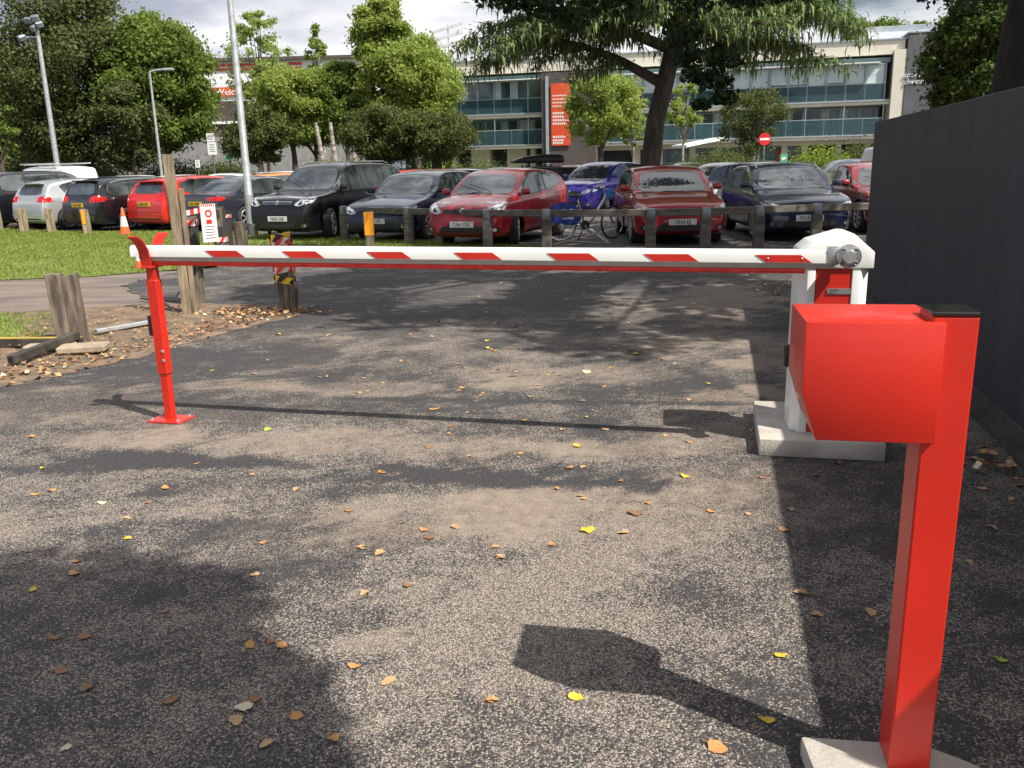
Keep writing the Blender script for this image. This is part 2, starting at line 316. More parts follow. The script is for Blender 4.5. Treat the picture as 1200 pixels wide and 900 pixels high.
# driveway asphalt as a fine grid carrying its wear pattern
left_edge = [(-5.4, 1.5), (-5.0, 4.2), (-4.55, 5.4), (-4.25, 6.15), (-3.75, 6.75), (-3.3, 7.6), (-2.95, 8.5), (-2.4, 9.5), (-2.55, 10.0), (-3.3, 10.25), (-4.1, 10.5), (-4.9, 11.3), (-5.5, 12.3), (-5.6, 13.4), (-5.0, 14.3), (-4.0, 15.4), (-2.9, 16.7), (-1.0, 16.9)]
def edge_x(Y):
    ys = [p[1] for p in left_edge]; xs_ = [p[0] for p in left_edge]
    return np.interp(Y, ys, xs_)
def gridsheet():
    nx, ny = 230, 400
    Y = np.concatenate([np.linspace(-3, 6, 200, endpoint=False), np.linspace(6, 17.3, ny-200)]); t_ = np.linspace(0, 1, nx)
    x0 = edge_x(np.clip(Y, 1.5, 16.9)); x0 = np.where(Y < 1.5, -5.6, x0)
    x0 = x0+.05*np.sin(Y*9)+.03*np.sin(Y*23.3)
    x1 = 8.0
    X = x0[:, None]+(x1-x0)[:, None]*t_[None, :]; YY = np.repeat(Y[:, None], nx, 1)
    wear_and_shade = np.full(X.shape, .60); dust = np.zeros(X.shape)
    nr = np.random.default_rng(21)
    def vnoise(sc, st=1.0):
        tab = nr.random((256, 256)); u = X*sc+100; v = YY*sc*st+100; iu = np.floor(u).astype(int); iv = np.floor(v).astype(int); fu = u-iu; fv = v-iv; fu = fu*fu*(3-2*fu); fv = fv*fv*(3-2*fv)
        t4 = lambda a, b: tab[a % 256, b % 256]
        return (t4(iu, iv)*(1-fu)*(1-fv)+t4(iu+1, iv)*fu*(1-fv)+t4(iu, iv+1)*(1-fu)*fv+t4(iu+1, iv+1)*fu*fv)-.5
    fb = sum(vnoise(f, 1.25)*a for f, a in ((1.1, .9), (2.3, .8), (4.7, .6), (9.5, .5), (19, .4), (38, .28)))
    fb2 = sum(vnoise(f, 1.6)*a for f, a in ((.7, 1.0), (1.5, .8), (3.1, .5), (7, .4), (15, .3)))
    wear_and_shade = wear_and_shade+.42*fb2; dust = dust+np.clip(.75*(fb2+.12), 0, 1)*np.clip((YY-3.3)/.8, 0, 1)*np.clip((9.5-YY)/2, 0, 1)
    def blob(px, py, rx, ry, ang, dw, dd=0, soft=.32):
        c = g(px, py) ; ca, sa = math.cos(ang), math.sin(ang)
        u = ((X-c.x)*ca+(YY-c.y)*sa)/rx; v = (-(X-c.x)*sa+(YY-c.y)*ca)/ry
        d = np.sqrt(u*u+v*v)+1.25*fb
        k = np.clip((1+soft-d)/(2*soft), 0, 1); k = k*k*(3-2*k)
        nonlocal wear_and_shade, dust
        wear_and_shade = wear_and_shade+dw*k; dust = dust+dd*k
    # dark, fresh bitumen in the middle distance, paler and dustier around the stop line
    far = np.clip((YY-4.9+fb)/1.2, 0, 1); wear_and_shade = wear_and_shade-.32*far; far = np.clip((YY-7.6+fb)/1.6, 0, 1); wear_and_shade = wear_and_shade-.14*far
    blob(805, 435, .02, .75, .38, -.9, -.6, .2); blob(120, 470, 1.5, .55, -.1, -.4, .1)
    blob(200, 425, 1.5, .5, -.2, -.45); blob(120, 480, 1.2, .5, -.1, -.1, .25)
    blob(250, 375, 1.6, 1.0, .2, -.35)
    blob(470, 520, 1.3, .20, -.12, .2, .55); blob(90, 515, .9, .15, -.1, .0, .3)
    blob(450, 455, 1.5, .28, -.1, .05, .55); blob(560, 390, 1.2, .5, 0, .1, .45); blob(840, 360, .75, 1.8, -.2, .2, .8)
    blob(860, 470, .5, .3, -.2, .1, .6); blob(700, 440, 1.0, .35, 0, .15, .4); blob(760, 520, .7, .25, 0, .1, .45)
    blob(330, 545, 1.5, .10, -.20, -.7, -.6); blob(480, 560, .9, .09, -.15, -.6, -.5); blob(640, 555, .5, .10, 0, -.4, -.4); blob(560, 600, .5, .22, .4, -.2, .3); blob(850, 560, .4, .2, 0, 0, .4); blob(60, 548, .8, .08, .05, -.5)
    blob(600, 345, 2.2, 1.5, 0, -.2, .1); blob(700, 500, .18, .5, .3, -.5, -.3); blob(60, 600, 1.0, .10, .5, -.3); blob(240, 630, .8, .12, .7, -.25)
    blob(620, 470, 1.8, .045, -.14, -.7, -.6)  # thin dark line painted in for the arm's cast shadow
    blob(450, 590, .9, .10, .1, .45, .1); blob(180, 590, .9, .14, .25, .3, .1); blob(430, 755, .12, .06, .2, .8, .5); blob(520, 690, .45, .25, .9, .3)
    blob(650, 700, 1.1, .5, .3, .18); blob(120, 700, 1.2, .6, .3, -.12); blob(400, 600, .5, 1.6, -.6, -.16)
    blob(820, 620, .7, .5, 0, .16); blob(620, 620, .16, .9, -.5, -.2); blob(520, 860, .6, .3, 0, .12)
    blob(1020, 600, .5, 1.6, -.2, -.38); blob(960, 740, .35, .9, -.2, -.22); blob(760, 600, .8, .35, 0, 0, .38); blob(300, 640, .9, .25, .2, 0, .3); blob(960, 400, .5, 2.4, -.2, -.1, .1)
    V = np.stack([X, YY, np.zeros_like(X)], -1).reshape(-1, 3)
    i = np.arange(ny-1)[:, None]*nx+np.arange(nx-1)[None, :]; Fq = np.stack([i, i+1, i+nx+1, i+nx], -1).reshape(-1, 4)
    o = np_mesh('driveway', V, Fq, M['asphalt'])
    for nm, a in (('wear_and_shade', wear_and_shade), ('dust', dust)):
        at_ = o.data.attributes.new(nm, 'FLOAT', 'POINT'); at_.data.foreach_set('value', a.ravel().astype(np.float32))
    return tag(o, kind='structure')
gridsheet()
sheet('gravel_track', [(-40, 8.0), (-5.2, 8.8), (-2.3, 9.6), (-3.4, 14.4), (-7.2, 14.0), (-40, 15)], -.008, M['track'])
# grass strip in front of the parked cars, and the near patch
sheet('lawn', [(-40, 12.6)] + [(-13, 13.1), (-8.5, 13.3), (-6.6, 13.55), (-5.6, 14.2), (-4.6, 15.1), (-3.3, 16.5), (-1.6, 16.75), (.2, 16.5), (.6, 16.9), (-1.9, 18.9), (-3.7, 20.3), (-5.9, 21.9), (-9.2, 23.9), (-12.2, 24.6), (-15.5, 27.2), (-30, 34), (-40, 40)], .004, M['turf'])
sheet('lawn', [(-20, 6.2), (-7.0, 6.6), (-4.9, 7.6), (-3.9, 8.3), (-4.15, 9.2), (-5.3, 9.9), (-8, 10.3), (-20, 11.2)], .008, M['turf'])
# earthy verge: slightly humped
def verge():
    mb = MB(); bm = mb.bm
    edge = [(-8.5, 3.4), (-5.35, 4.65), (-4.45, 5.35), (-4.10, 6.1), (-3.60, 6.7), (-3.15, 7.55), (-2.80, 8.45), (-2.28, 9.45), (-2.5, 10.05), (-3.35, 10.32), (-4.65, 10.5), (-6.1, 10.0), (-5.3, 9.0), (-4.9, 8.2), (-6.5, 7.3), (-9, 6.9)]
    vs = [bm.verts.new((x, y, .010)) for x, y in edge]; f = bm.faces.new(vs)
    for _ in range(1): bmesh.ops.triangulate(bm, faces=bm.faces[:])
    for k in range(5): bmesh.ops.subdivide_edges(bm, edges=[e for e in bm.edges if e.calc_length() > .18], cuts=1, use_grid_fill=False); bmesh.ops.triangulate(bm, faces=bm.faces[:])
    bd_ = [v.co.copy() for v in bm.verts if v.is_boundary]
    for v in bm.verts:
        if v.is_boundary: v.co.z = .003; v.co.x += random.uniform(-.05, .05); v.co.y += random.uniform(-.05, .05)
        if not v.is_boundary: v.co.z = .004+(.03*random.random()+.03*max(0, math.sin(v.co.x*2)*math.cos(v.co.y*1.7)))*min(1, min((v.co-q).length for q in bd_)/.45)
    o = mb.build('verge', M['dirt'], smooth=True); return tag(o, kind='structure')
verge()

def blades(name, region, n, h, label, mt):
    pts = []
    while len(pts) < n:
        x, y = region(); pts.append((x, y))
    P = np.array(pts); a = rng.uniform(0, 2*PI, n); hh = h*rng.uniform(.5, 1.3, n); w = .003+.003*rng.random(n); w = w*(1+P[:, 1]/12)
    lean = rng.normal(0, .35, (n, 2))*hh[:, None]
    v0 = np.stack([P[:, 0]-w*np.cos(a), P[:, 1]-w*np.sin(a), np.full(n, .003)], -1); v1 = np.stack([P[:, 0]+w*np.cos(a), P[:, 1]+w*np.sin(a), np.full(n, .003)], -1)
    v2 = np.stack([P[:, 0]+lean[:, 0], P[:, 1]+lean[:, 1], hh], -1)
    V = np.stack([v0, v1, v2], 1).reshape(-1, 3); Fq = np.arange(3*n).reshape(-1, 3)
    return tag(np_mesh(name, V, Fq, mt, nv=3), label, 'grass', kind='stuff')
def inpoly(x, y, poly):
    c = False; j = len(poly)-1
    for i in range(len(poly)):
        xi, yi = poly[i]; xj, yj = poly[j]
        if (yi > y) != (yj > y) and x < (xj-xi)*(y-yi)/(yj-yi)+xi: c = not c
        j = i
    return c
LP = [(-17, 13.0), (-8.5, 13.25), (-6.6, 13.5), (-5.6, 14.15), (-4.6, 15.0), (-3.3, 16.4), (-1.6, 16.7), (.2, 16.45), (.6, 16.9), (-1.9, 18.9), (-3.7, 20.3), (-5.9, 21.9), (-9.2, 23.9), (-12.2, 24.6), (-15.5, 27.2), (-18, 28)]
def rl():
    while True:
        x, y = random.uniform(-17, .6), random.uniform(13, 28)
        if inpoly(x, y, LP): return x, y
blades('grass', rl, 90000, .042, 'mown green grass strip in front of the parked cars', M['blade'])
LP2 = [(-9, 6.6), (-7.0, 6.6), (-4.9, 7.6), (-3.9, 8.3), (-4.15, 9.2), (-5.3, 9.9), (-8, 10.3), (-11, 10.4)]
def rl2():
    while True:
        x, y = random.uniform(-11, -3.8), random.uniform(6.5, 10.4)
        if inpoly(x, y, LP2): return x, y
blades('grass', rl2, 26000, .035, 'small patch of thin grass behind the short timber stump', M['blade'])

# painted bay lines
def stripe(a, b, w=.09):
    a, b = Vector(a), Vector(b); d = (b-a).normalized(); n = Vector((-d.y, d.x))*w/2
    return [(a.x+n.x, a.y+n.y), (b.x+n.x, b.y+n.y), (b.x-n.x, b.y-n.y), (a.x-n.x, a.y-n.y)]
mb = MB()
for c in [(-6.0, 21.8), (-3.55, 20.7), (-1.35, 19.2), (.95, 17.55)]:
    for k in (0,):
        mb.quad([(x, y, -.011) for x, y in stripe((c[0]-.1, c[1]-.3), (c[0]+1.9, c[1]+4.3))])
for x in (2.0, 4.5, 7.0): mb.quad([(a, b_, -.011) for a, b_ in stripe((x, 16.9), (x, 21.5))])
for k in range(9): mb.quad([(a, b_, -.011) for a, b_ in stripe((-14.6+k*1.9, 27.0-k*.9), (-12.2+k*1.9, 31.2-k*.9))])
tag(mb.build('bay_lines', M['line']), kind='structure')

# ------------------------------------------------------------ lettering helper
def text(name, s, size, mt, parent, loc, rot=(PI/2, 0, 0), depth=.004, align='CENTER', sx=1.0, shear=0):
    cu = bpy.data.curves.new(name, 'FONT'); cu.body = s; cu.size = size; cu.align_x = align; cu.align_y = 'CENTER'; cu.extrude = depth/2; cu.resolution_u = 2; cu.shear = shear
    to = bpy.data.objects.new(name, cu); COL.objects.link(to)
    dg = bpy.context.evaluated_depsgraph_get(); me = bpy.data.meshes.new_from_object(to.evaluated_get(dg))
    bpy.data.objects.remove(to); me.materials.clear()
    o = link(name, me, mt, parent); o.location = loc; o.rotation_euler = rot; o.scale = (sx, 1, 1)
    return o

# ------------------------------------------------------------ hoarding wall on the right
wd = Vector((.235, 1, 0)).normalized()                       # along the wall, away from the camera
wend = Vector((3.80, 9.24, 0)); wn = Vector((-wd.y, wd.x, 0))
wall = empty('hoarding_wall', tuple(wend), math.atan2(wd.y, wd.x), 'tall charcoal boarded hoarding wall along the right edge of the driveway', 'wall')
mb = MB(); x = 0
bi = 0
while x > -8.1:
    w_ = 1.22 if bi % 2 == 0 else 1.18
    mb.box((x-w_/2, -.05, .94+random.uniform(-.004, .004)), (w_-.0015, .10, 1.90), bev=.004)
    x -= w_; bi += 1
mb.build('panel', M['hoard'], wall)
mb = MB()
mb.box((-4.1, .008, .09), (8.1, .02, .18), bev=.004); mb.build('kickboard', mat('dusty_kickboard', (.075, .068, .058), .9, col2=(.035, .033, .032), scale=4, stretch=(1, 1, 3)), wall)

wc = wend-wd*8.3
wall2 = empty('hoarding_return_wall', tuple(wc), math.radians(8), 'charcoal hoarding turning away to the right beyond the edge of the picture', 'wall')
for k in range(5): MB().box((.62+1.22*k, -.05, .95), (1.217, .10, 1.90), bev=.004).build('panel', M['hoard'], wall2)
# ------------------------------------------------------------ barrier
A0 = Vector((-2.21, 5.36, 0)); B0 = Vector((1.70, 4.345, 0)); ud = (B0-A0).normalized(); und = Vector((-ud.y, ud.x, 0))
rz = math.atan2(ud.y, ud.x)
# arm: local x along, built on an empty at pivot end
arm = empty('arm_frame', (B0.x, B0.y, 0), rz)
LA = (B0-A0).length
za0 = at(172, 288, 5.36-.03).z; za1 = at(900, 291, 4.50).z
def armz(x): return za1+(za0-za1)*(-x/LA)                        # top height along the arm
def loftbar(name, prof, x0, x1, mt, parent, n=24, smooth=True):
    mb = MB(); rings = []
    for i in range(n+1):
        x = x0+(x1-x0)*i/n; z = armz(x); rings.append([mb.bm.verts.new((x, p[0], z+p[1])) for p in prof])
    for a, b in zip(rings, rings[1:]):
        for k in range(len(prof)):
            mb.bm.faces.new((a[k], a[(k+1) % len(prof)], b[(k+1) % len(prof)], b[k]))
    mb.bm.faces.new(rings[0]); mb.bm.faces.new(rings[-1][::-1])
    return mb.build(name, mt, parent, smooth=False)
prof = [(-.020, -.001), (0, 0), (.020, -.001), (.034, -.010), (.038, -.024), (.038, -.066), (-.038, -.066), (-.038, -.024), (-.034, -.010)]
tube = loftbar('arm_tube', prof, -LA-.10, -.06, M['white'], arm)
loftbar('arm_underside', [(-.038, -.067), (.038, -.067), (.022, -.094), (-.022, -.094)], -LA-.06, -.06, M['arm_shade_grey'], arm)  # bevelled underside of the arm, its shade put into the colour
loftbar('rubber_edge', [(-.014, -.0945), (.014, -.0945), (.020, -.108), (.014, -.121), (-.014, -.121), (-.020, -.108)], -LA+.02, -.20, M['red_dull'], arm)
cap = MB(); z = armz(-LA-.11); cap.prism([(p[0]*1.03, z+p[1]*1.02) for p in prof], 'X', -LA-.115, -LA-.10); cap.build('end_cap', M['white'], arm)
# stripes (camera side): measured from picture positions of their lower-left corner
spx = [(241, 287), (331, 380), (430, 482), (532, 588), (641, 702), (754, 819), (885, 952)]
for a, b in spx:
    def arx(px):                                               # distance along the arm where a picture column meets it
        r = ray(px, 300); k = (r.x*(A0.y-und.y*.038) - r.y*(A0.x-und.x*.038))/(r.y*ud.x-r.x*ud.y); return k-LA
    xa, xb = arx(a), arx(b)
    mb = MB()
    z0, z1 = armz(xa)-.064, armz(xa)-.026
    for yy in (-.0392, .0392):
        mb.prism([(xa+.055 if True else 0, z0), (xb, z0), (xb-.055, z1), (xa, z1)] if yy < 0 else [(xa+.055, z0), (xb, z0), (xb-.055, z1), (xa, z1)], 'Y', yy-.0012, yy+.0012)
    mb.build('stripe', M['red'], arm)
for px in (900, 940):
    xx = arx(px); MB().lathe([(.006, -.040), (.006, -.0425), (.003, -.0445)], (xx, 0, armz(xx)-.044), 'Y', 10).build('rivet', M['alu'], arm)

# cradle post
cp = empty('cradle_post', tuple(A0), rz, 'red telescopic post with flared fork holding the free end of the arm', 'post')
MB().box((0, 0, .006), (.24, .17, .012), bev=.003).build('base_plate', M['red'], cp)
for sx_ in (-1, 1):
    for sy in (-1, 1): MB().lathe([(.011, .012), (.011, .022), (.005, .023)], (sx_*.095, sy*.062, 0), 'Z', 6).build('bolt', M['galv'], cp)
MB().box((0, 0, .17), (.056, .046, .34), bev=.004).build('lower_tube', M['red'], cp)
MB().box((0, 0, .61), (.072, .060, .60), bev=.005).build('upper_tube', M['red'], cp)
for z in (.40, .46): MB().lathe([(.006, -.035), (.011, -.033), (.011, -.029)], (.022, 0, z), 'Y', 8).build('fixing_screw', M['galv'], cp)
MB().box((-.052, .0, .62), (.028, .05, .13), bev=.008, seg=2).box((-.068, 0, .60), (.006, .022, .045), bev=.002).build('lock_sensor', M['black'], cp)
zc = armz(-LA)-.121
MB().box((0, 0, zc-.008), (.075, .12, .012), bev=.003).build('saddle', M['red'], cp)
for s in (-1, 1):
    mb = MB(); pts = [(.048, zc-.005), (.050, zc+.03), (.062, zc+.10), (.10, zc+.155), (.145, zc+.185)]
    outer = [(s*(y+.005), z-.002) for y, z in pts]; inner = [(s*(y-.001), z+.003) for y, z in pts][::-1]
    mb.prism(outer+inner, 'X', -.036, .036); mb.build('fork_prong', M['red'], cp)
mb = MB(); mb.bar((0, 0, .90), (0, 0, zc-.012), .055, .05); mb.build('neck', M['red'], cp)

# cabinet: slab, housing, head, hub
slab = empty('concrete_plinth', (0, 0, 0), 0, 'low concrete plinth under the barrier cabinet beside the wall', 'plinth')
f = [g(889, 534), g(1037, 541)]; bk = [Vector((1.50, 5.16, 0)), Vector((2.14, 5.02, 0))]
poly = [(f[0].x, f[0].y), (f[1].x, f[1].y), (bk[1].x, bk[1].y), (bk[0].x, bk[0].y)]
MB().prism(poly, 'Z', 0, .095, bev=.006).build('block', M['concrete'], slab)
cab_yaw = rz+math.radians(4)
cx = (1.715, 4.62)
cab = empty('barrier_gate', (cx[0], cx[1], .095), cab_yaw, 'white and red barrier cabinet with its long red-striped white arm reaching left', 'barrier')
H_ = .90; hw = .176; hd = .15
# white corner extrusions, red door between
for s in (-1, 1):
    pw = [(s*hw, -hd+.045), (s*hw, hd-.045), (s*(hw-.045), hd), (s*(hw-.085), hd), (s*(hw-.085), -hd), (s*(hw-.045), -hd)]
    MB().prism(pw, 'Z', 0, H_, bev=.003).build('corner_column', M['white'], cab)
MB().box((0, 0, H_/2), (2*(hw-.088), 2*hd-.014, H_-.004), bev=.002).build('door_panel', M['red'], cab)
MB().box((0, 0, -.0035+.006), (2*hw-.02, 2*hd-.03, .010)).build('base_frame', M['alu'], cab)
mb = MB(); mb.box((-.195, -.02, .40), (.034, .05, .125), bev=.012, seg=2); mb.lathe([(.012, -.205), (.010, -.213), (.001, -.214)], (0, -.02, .425), 'X', 12); mb.build('photocell', M['black'], cab)
hp = [(-.182, H_-.005), (.192, H_-.005), (.192, H_+.078), (.085, H_+.172), (.045, H_+.175), (-.115, H_+.128), (-.165, H_+.085), (-.182, H_+.04)]
head = MB(); head.prism([(x, z) for x, z in hp], 'Y', -hd-.006, hd+.02, bev=.005); head.build('head', M['white'], cab)
# plate with rating label
lb = MB().box((.03, -hd+.004, .775), (.12, .004, .03)).build('rating_label', M['alu'], cab)
text('lettering', 'BARRIER', .012, M['ink'], lb, (0.005, -hd+.0015, .78), depth=.0008); MB().box((-.01, -hd+.0012, .766), (.05, .001, .003)).build('lettering', M['ink'], lb)
# hub of the arm (moves with the arm)
Rc = Matrix.Rotation(rz, 4, 'Z'); Rc.translation = (B0.x, B0.y, 0)
hz = armz(-.05)-.028
mb = MB(); mb.lathe([(.001, -.114), (.029, -.114), (.032, -.110), (.034, -.085), (.053, -.082), (.058, -.074), (.058, -.045)], (.0, 0, hz), 'Y', 40)
hub = mb.build('hub', M['alu'], arm)
for k in range(4):
    a = PI/4+k*PI/2; MB().lathe([(.001, -.086), (.010, -.092), (.013, -.090), (.013, -.080)], (.044*math.cos(a), 0, hz+.044*math.sin(a)), 'Y', 6).build('hub_bolt', M['strap'], arm)
MB().box((-.070, -.0, hz-.002), (.055, .09, .088), bev=.008, seg=2).build('clamp', M['alu'], arm)
MB().box((-.0, .02, hz), (.05, .13, .05)).build('axle', M['alu'], arm)
# the arm is a part of the barrier: its tube carries the rest
bpy.context.view_layer.update()
mw = arm.matrix_world.copy(); tube.name = 'arm'; tube.parent = cab; tube.matrix_local = cab.matrix_world.inverted() @ mw
for o in list(arm.children):
    if o is not tube: o.parent = tube
bpy.data.objects.remove(arm)

# ------------------------------------------------------------ card reader post (near right)
yaw = math.radians(-11); ca_, sa_ = math.cos(yaw), math.sin(yaw)
q = at(1092, 880, 1.83); pw_ = .096; zt = at(1147, 366, 1.83).z-.010          # near right edge of the post
ox, oy = q.x-pw_*ca_, q.y-pw_*sa_
rd = empty('card_reader_post', (ox, oy, .0), yaw, 'bright red steel post with large red card reader box in the near right corner', 'reader post')
def loc(px, py, ly=-.012):                                              # picture point on the plane local y = ly
    n = Vector((-sa_, ca_, 0)); o_ = Vector((ox, oy, 0))+n*ly; r = ray(px, py); t = (o_-CAMP).dot(n)/r.dot(n); p = CAMP+r*t
    return (p-Vector((ox, oy, 0))).dot(Vector((ca_, sa_, 0))), p.z
MB().box((pw_/2, .055, zt/2+.03), (pw_, .11, zt-.06), bev=.004).build('post', M['red'], rd)
MB().box((pw_/2, .055, zt+.005), (pw_+.004, .114, .010), bev=.003).build('top_cap', mat('glossy_black_cap', (.012, .012, .014), .08, ior=1.7), rd)
(bx0, bz1), (bx1, _a), (_b, bz0), (_c, bzm) = loc(945, 377), loc(1110, 380), loc(957, 516), loc(943, 461)
bd = .245
mb = MB(); mb.prism([(bx0, bz1), (bx1, bz1), (bx1, bz0), (bx0+.036, bz0), (bx0, bzm)], 'Y', -.012, bd, bev=.003); mb.build('reader_box', M['red'], rd)
sl2 = empty('concrete_footing', (0, 0, 0), 0, 'rough concrete footing under the card reader post', 'footing')
c4 = [g(938, 862, .06), g(1085, 872, .06), g(1135, 893, .06), Vector((1.26, 1.72, 0)), Vector((1.08, 1.50, 0)), Vector((.72, 1.66, 0))]
MB().prism([(v.x, v.y) for v in c4], 'Z', 0, .06, bev=.008).build('block', M['concrete'], sl2)

# ------------------------------------------------------------ timber posts, stump, debris on the left verge
def jit(mb, a=.006):
    for v in mb.bm.verts: v.co += Vector((random.uniform(-a, a), random.uniform(-a, a), 0))
def timber(name, base, w, d, h, mt, label, cat, rz=0, lean=(0, 0), group=None, rough=.006, planks=1, solid=False):
    e = empty(name, tuple(base), rz, label, cat, group)
    for k in range(planks):
        mb = MB(); ww = w/planks
        n = 6; rings = []
        hh = h*(1-.05*k*random.random()) if planks > 1 else h
        if solid: hh = h*(1-.02*k)
        for i in range(n+1):
            z = hh*i/n-.05*(i == 0); ox, oy = lean[0]*z, lean[1]*z; x0 = -w/2+k*ww+(.0005 if solid else .002); x1 = x0+ww-(.001 if solid else .004); b = .006
            sl_ = (random.uniform(-.015, .015) if i == n else 0)
            rings.append([mb.bm.verts.new((x+ox+random.uniform(-rough, rough), y+oy+random.uniform(-rough, rough), z+(sl_*(1 if x > (x0+x1)/2 else -1)))) for x, y in ((x0+b, -d/2), (x1-b, -d/2), (x1, -d/2+b), (x1, d/2-b), (x1-b, d/2), (x0+b, d/2), (x0, d/2-b), (x0, -d/2+b))])
        for a, b in zip(rings, rings[1:]):
            for q in range(8): mb.bm.faces.new((a[q], a[(q+1) % 8], b[(q+1) % 8], b[q]))
        mb.bm.faces.new(rings[0][::-1]); mb.bm.faces.new(rings[-1]); mb.build('plank' if planks > 1 else 'post', mt, e)
    return e
timber('timber_stump', g(87, 402), .255, .17, .66, M['wood_d'], 'short thick split timber stump on the left verge', 'stump', rz=.25, lean=(-.03, 0), planks=2, rough=.003, solid=True)
tp = timber('tall_timber_post', g(221, 371), .10, .075, 1.74, M['wood'], 'tall leaning pale timber post of two planks on the verge', 'post', rz=.1, lean=(-.015, .0), planks=1)
MB().box((.07, .02, .68), (.045, .06, 1.40), bev=.005).build('plank', M['wood'], tp)
def tapeband(parent, w, d, z0, z1, n=7, mats=('tapewhite', 'tapered'), tilt=0, name='tape'):
    """striped hazard tape wrapped round a square post"""
    mb = MB(); t = .005
    for side in range(4):
        L_ = w if side % 2 == 0 else d; off = (d if side % 2 == 0 else w)/2+t
        R = Matrix.Rotation(side*PI/2, 4, 'Z'); hgt = z1-z0; st = L_/n*2
        k = 0; x = -L_/2-st
        # base sheet
        vs = [mb.bm.verts.new(R @ Vector((xx, -off, zz))) for xx, zz in ((-L_/2-t, z0), (L_/2+t, z0+tilt), (L_/2+t, z1+tilt), (-L_/2-t, z1))]
        f = mb.bm.faces.new(vs); f.material_index = 0
        while x < L_/2:
            a0, a1 = max(x, -L_/2-t), min(x+st/2, L_/2+t); b0, b1 = max(x+st*.5, -L_/2-t), min(x+st, L_/2+t)
            if a1 > a0 and b1 > b0:
                f = mb.bm.faces.new([mb.bm.verts.new(R @ Vector((xx, -off-.002, zz+tilt*(xx/L_+.5)))) for xx, zz in ((a0, z0), (a1, z0), (b1, z1), (b0, z1))]); f.material_index = 1
            x += st
    return mb.build(name, [M[mats[0]], M[mats[1]]], parent)
p2 = timber('dark_timber_post', g(230, 355), .20, .17, 1.03, M['wood_d'], 'thick dark timber post with taped notice behind the tall pale post', 'post', rz=.1)
MB().box((0, 0, .66), (.206, .176, .68)).build('black_sleeve', M['wood_b'], p2); tapeband(p2, .21, .18, .93, 1.00, 4)
# notice board hanging on the posts (a separate sheet), with tape border
nb = empty('warning_notice', tuple(at(236, 262, 10.2)), math.radians(50), 'white paper notice edged in red and white tape on the dark post', 'notice')
MB().box((.10, 0, 0), (.20, .006, .44)).build('sheet', M['tapewhite'], nb)
mb = MB()
for k in range(7): mb.box((.10-.08+.026*k, -.005, .205), (.013, .003, .026))
mb.build('red_border', M['tapered'], nb)
MB().lathe([(.026, -.0062), (.045, -.0062), (.045, -.004), (.026, -.004)], (.10, 0, .11), 'Y', 20, cap=False).build('red_symbol', M['tapered'], nb)
MB().box((.10, -.0045, .015), (.07, .003, .05)).build('red_symbol', M['tapered'], nb)
mb = MB()
for k in range(5): mb.box((.10, -.0045, -.04-.033*k), (.13-.03*(k % 2), .002, .007))
mb.build('text_line', M['strap'], nb)
# loose tape running between posts
def ribbon(name, pts, w, label, group=None):
    mb = MB(); n = len(pts); seg = 0
    P = [Vector(p) for p in pts]; tot = sum((b-a).length for a, b in zip(P, P[1:])); st = .12
    m_ = int(tot/st*2); acc = []
    def ptat(s):
        for a, b in zip(P, P[1:]):
            l = (b-a).length
            if s <= l: return a+(b-a)*s/l
            s -= l
        return P[-1]
    for i in range(m_):
        a, b = ptat(tot*i/m_), ptat(tot*(i+1)/m_); s0 = .02*math.sin(i*1.3); s1 = .02*math.sin((i+1)*1.3)
        f = mb.bm.faces.new([mb.bm.verts.new(v) for v in (a+Vector((0, s0, -w/2)), b+Vector((0, s1, -w/2)), b+Vector((0, s1, w/2)), a+Vector((0, s0, w/2)))]); f.material_index = i % 2
    bmesh.ops.remove_doubles(mb.bm, verts=mb.bm.verts[:], dist=.001)
    o = mb.build(name, [M['tapewhite'], M['tapered']]); return tag(o, label, 'tape', group)
ribbon('barrier_tape', [at(217, 250, 10.2), at(236, 246, 10.4), at(246, 243, 12.6), at(250, 245, 13.9)], .06, 'upper red and white tape sagging from the dark post', None)
ribbon('barrier_tape', [at(246, 283, 10.6), at(249, 268, 12), at(252, 263, 13.9)], .10, 'twisted red and white tape beside the paper notice', None)
p3 = timber('black_bollard', g(262, 313), .19, .17, .98, M['wood_d'], 'dark timber bollard with black top and red tape band, left of the slim black one', 'bollard', rz=.1)
MB().box((0, 0, .74), (.196, .176, .50)).build('black_sleeve', M['wood_b'], p3); tapeband(p3, .20, .18, .42, .50, 4)
p4 = timber('black_bollard', g(271, 306), .13, .12, .88, M['wood_b'], 'slim black timber bollard with tape near its top, beside a brown post', 'bollard', rz=.1)
tapeband(p4, .135, .125, .76, .82, 3)
p5 = timber('brown_post', g(285, 303), .21, .16, .66, M['wood_d'], 'short brown timber post just in front of the big lamp post', 'post', rz=.1, lean=(-.02, 0))
timber('slim_post', g(301, 279), .10, .10, .76, M['wood'], 'slim weathered timber post touching the right side of the lamp post', 'post', rz=.2, lean=(-.02, 0))
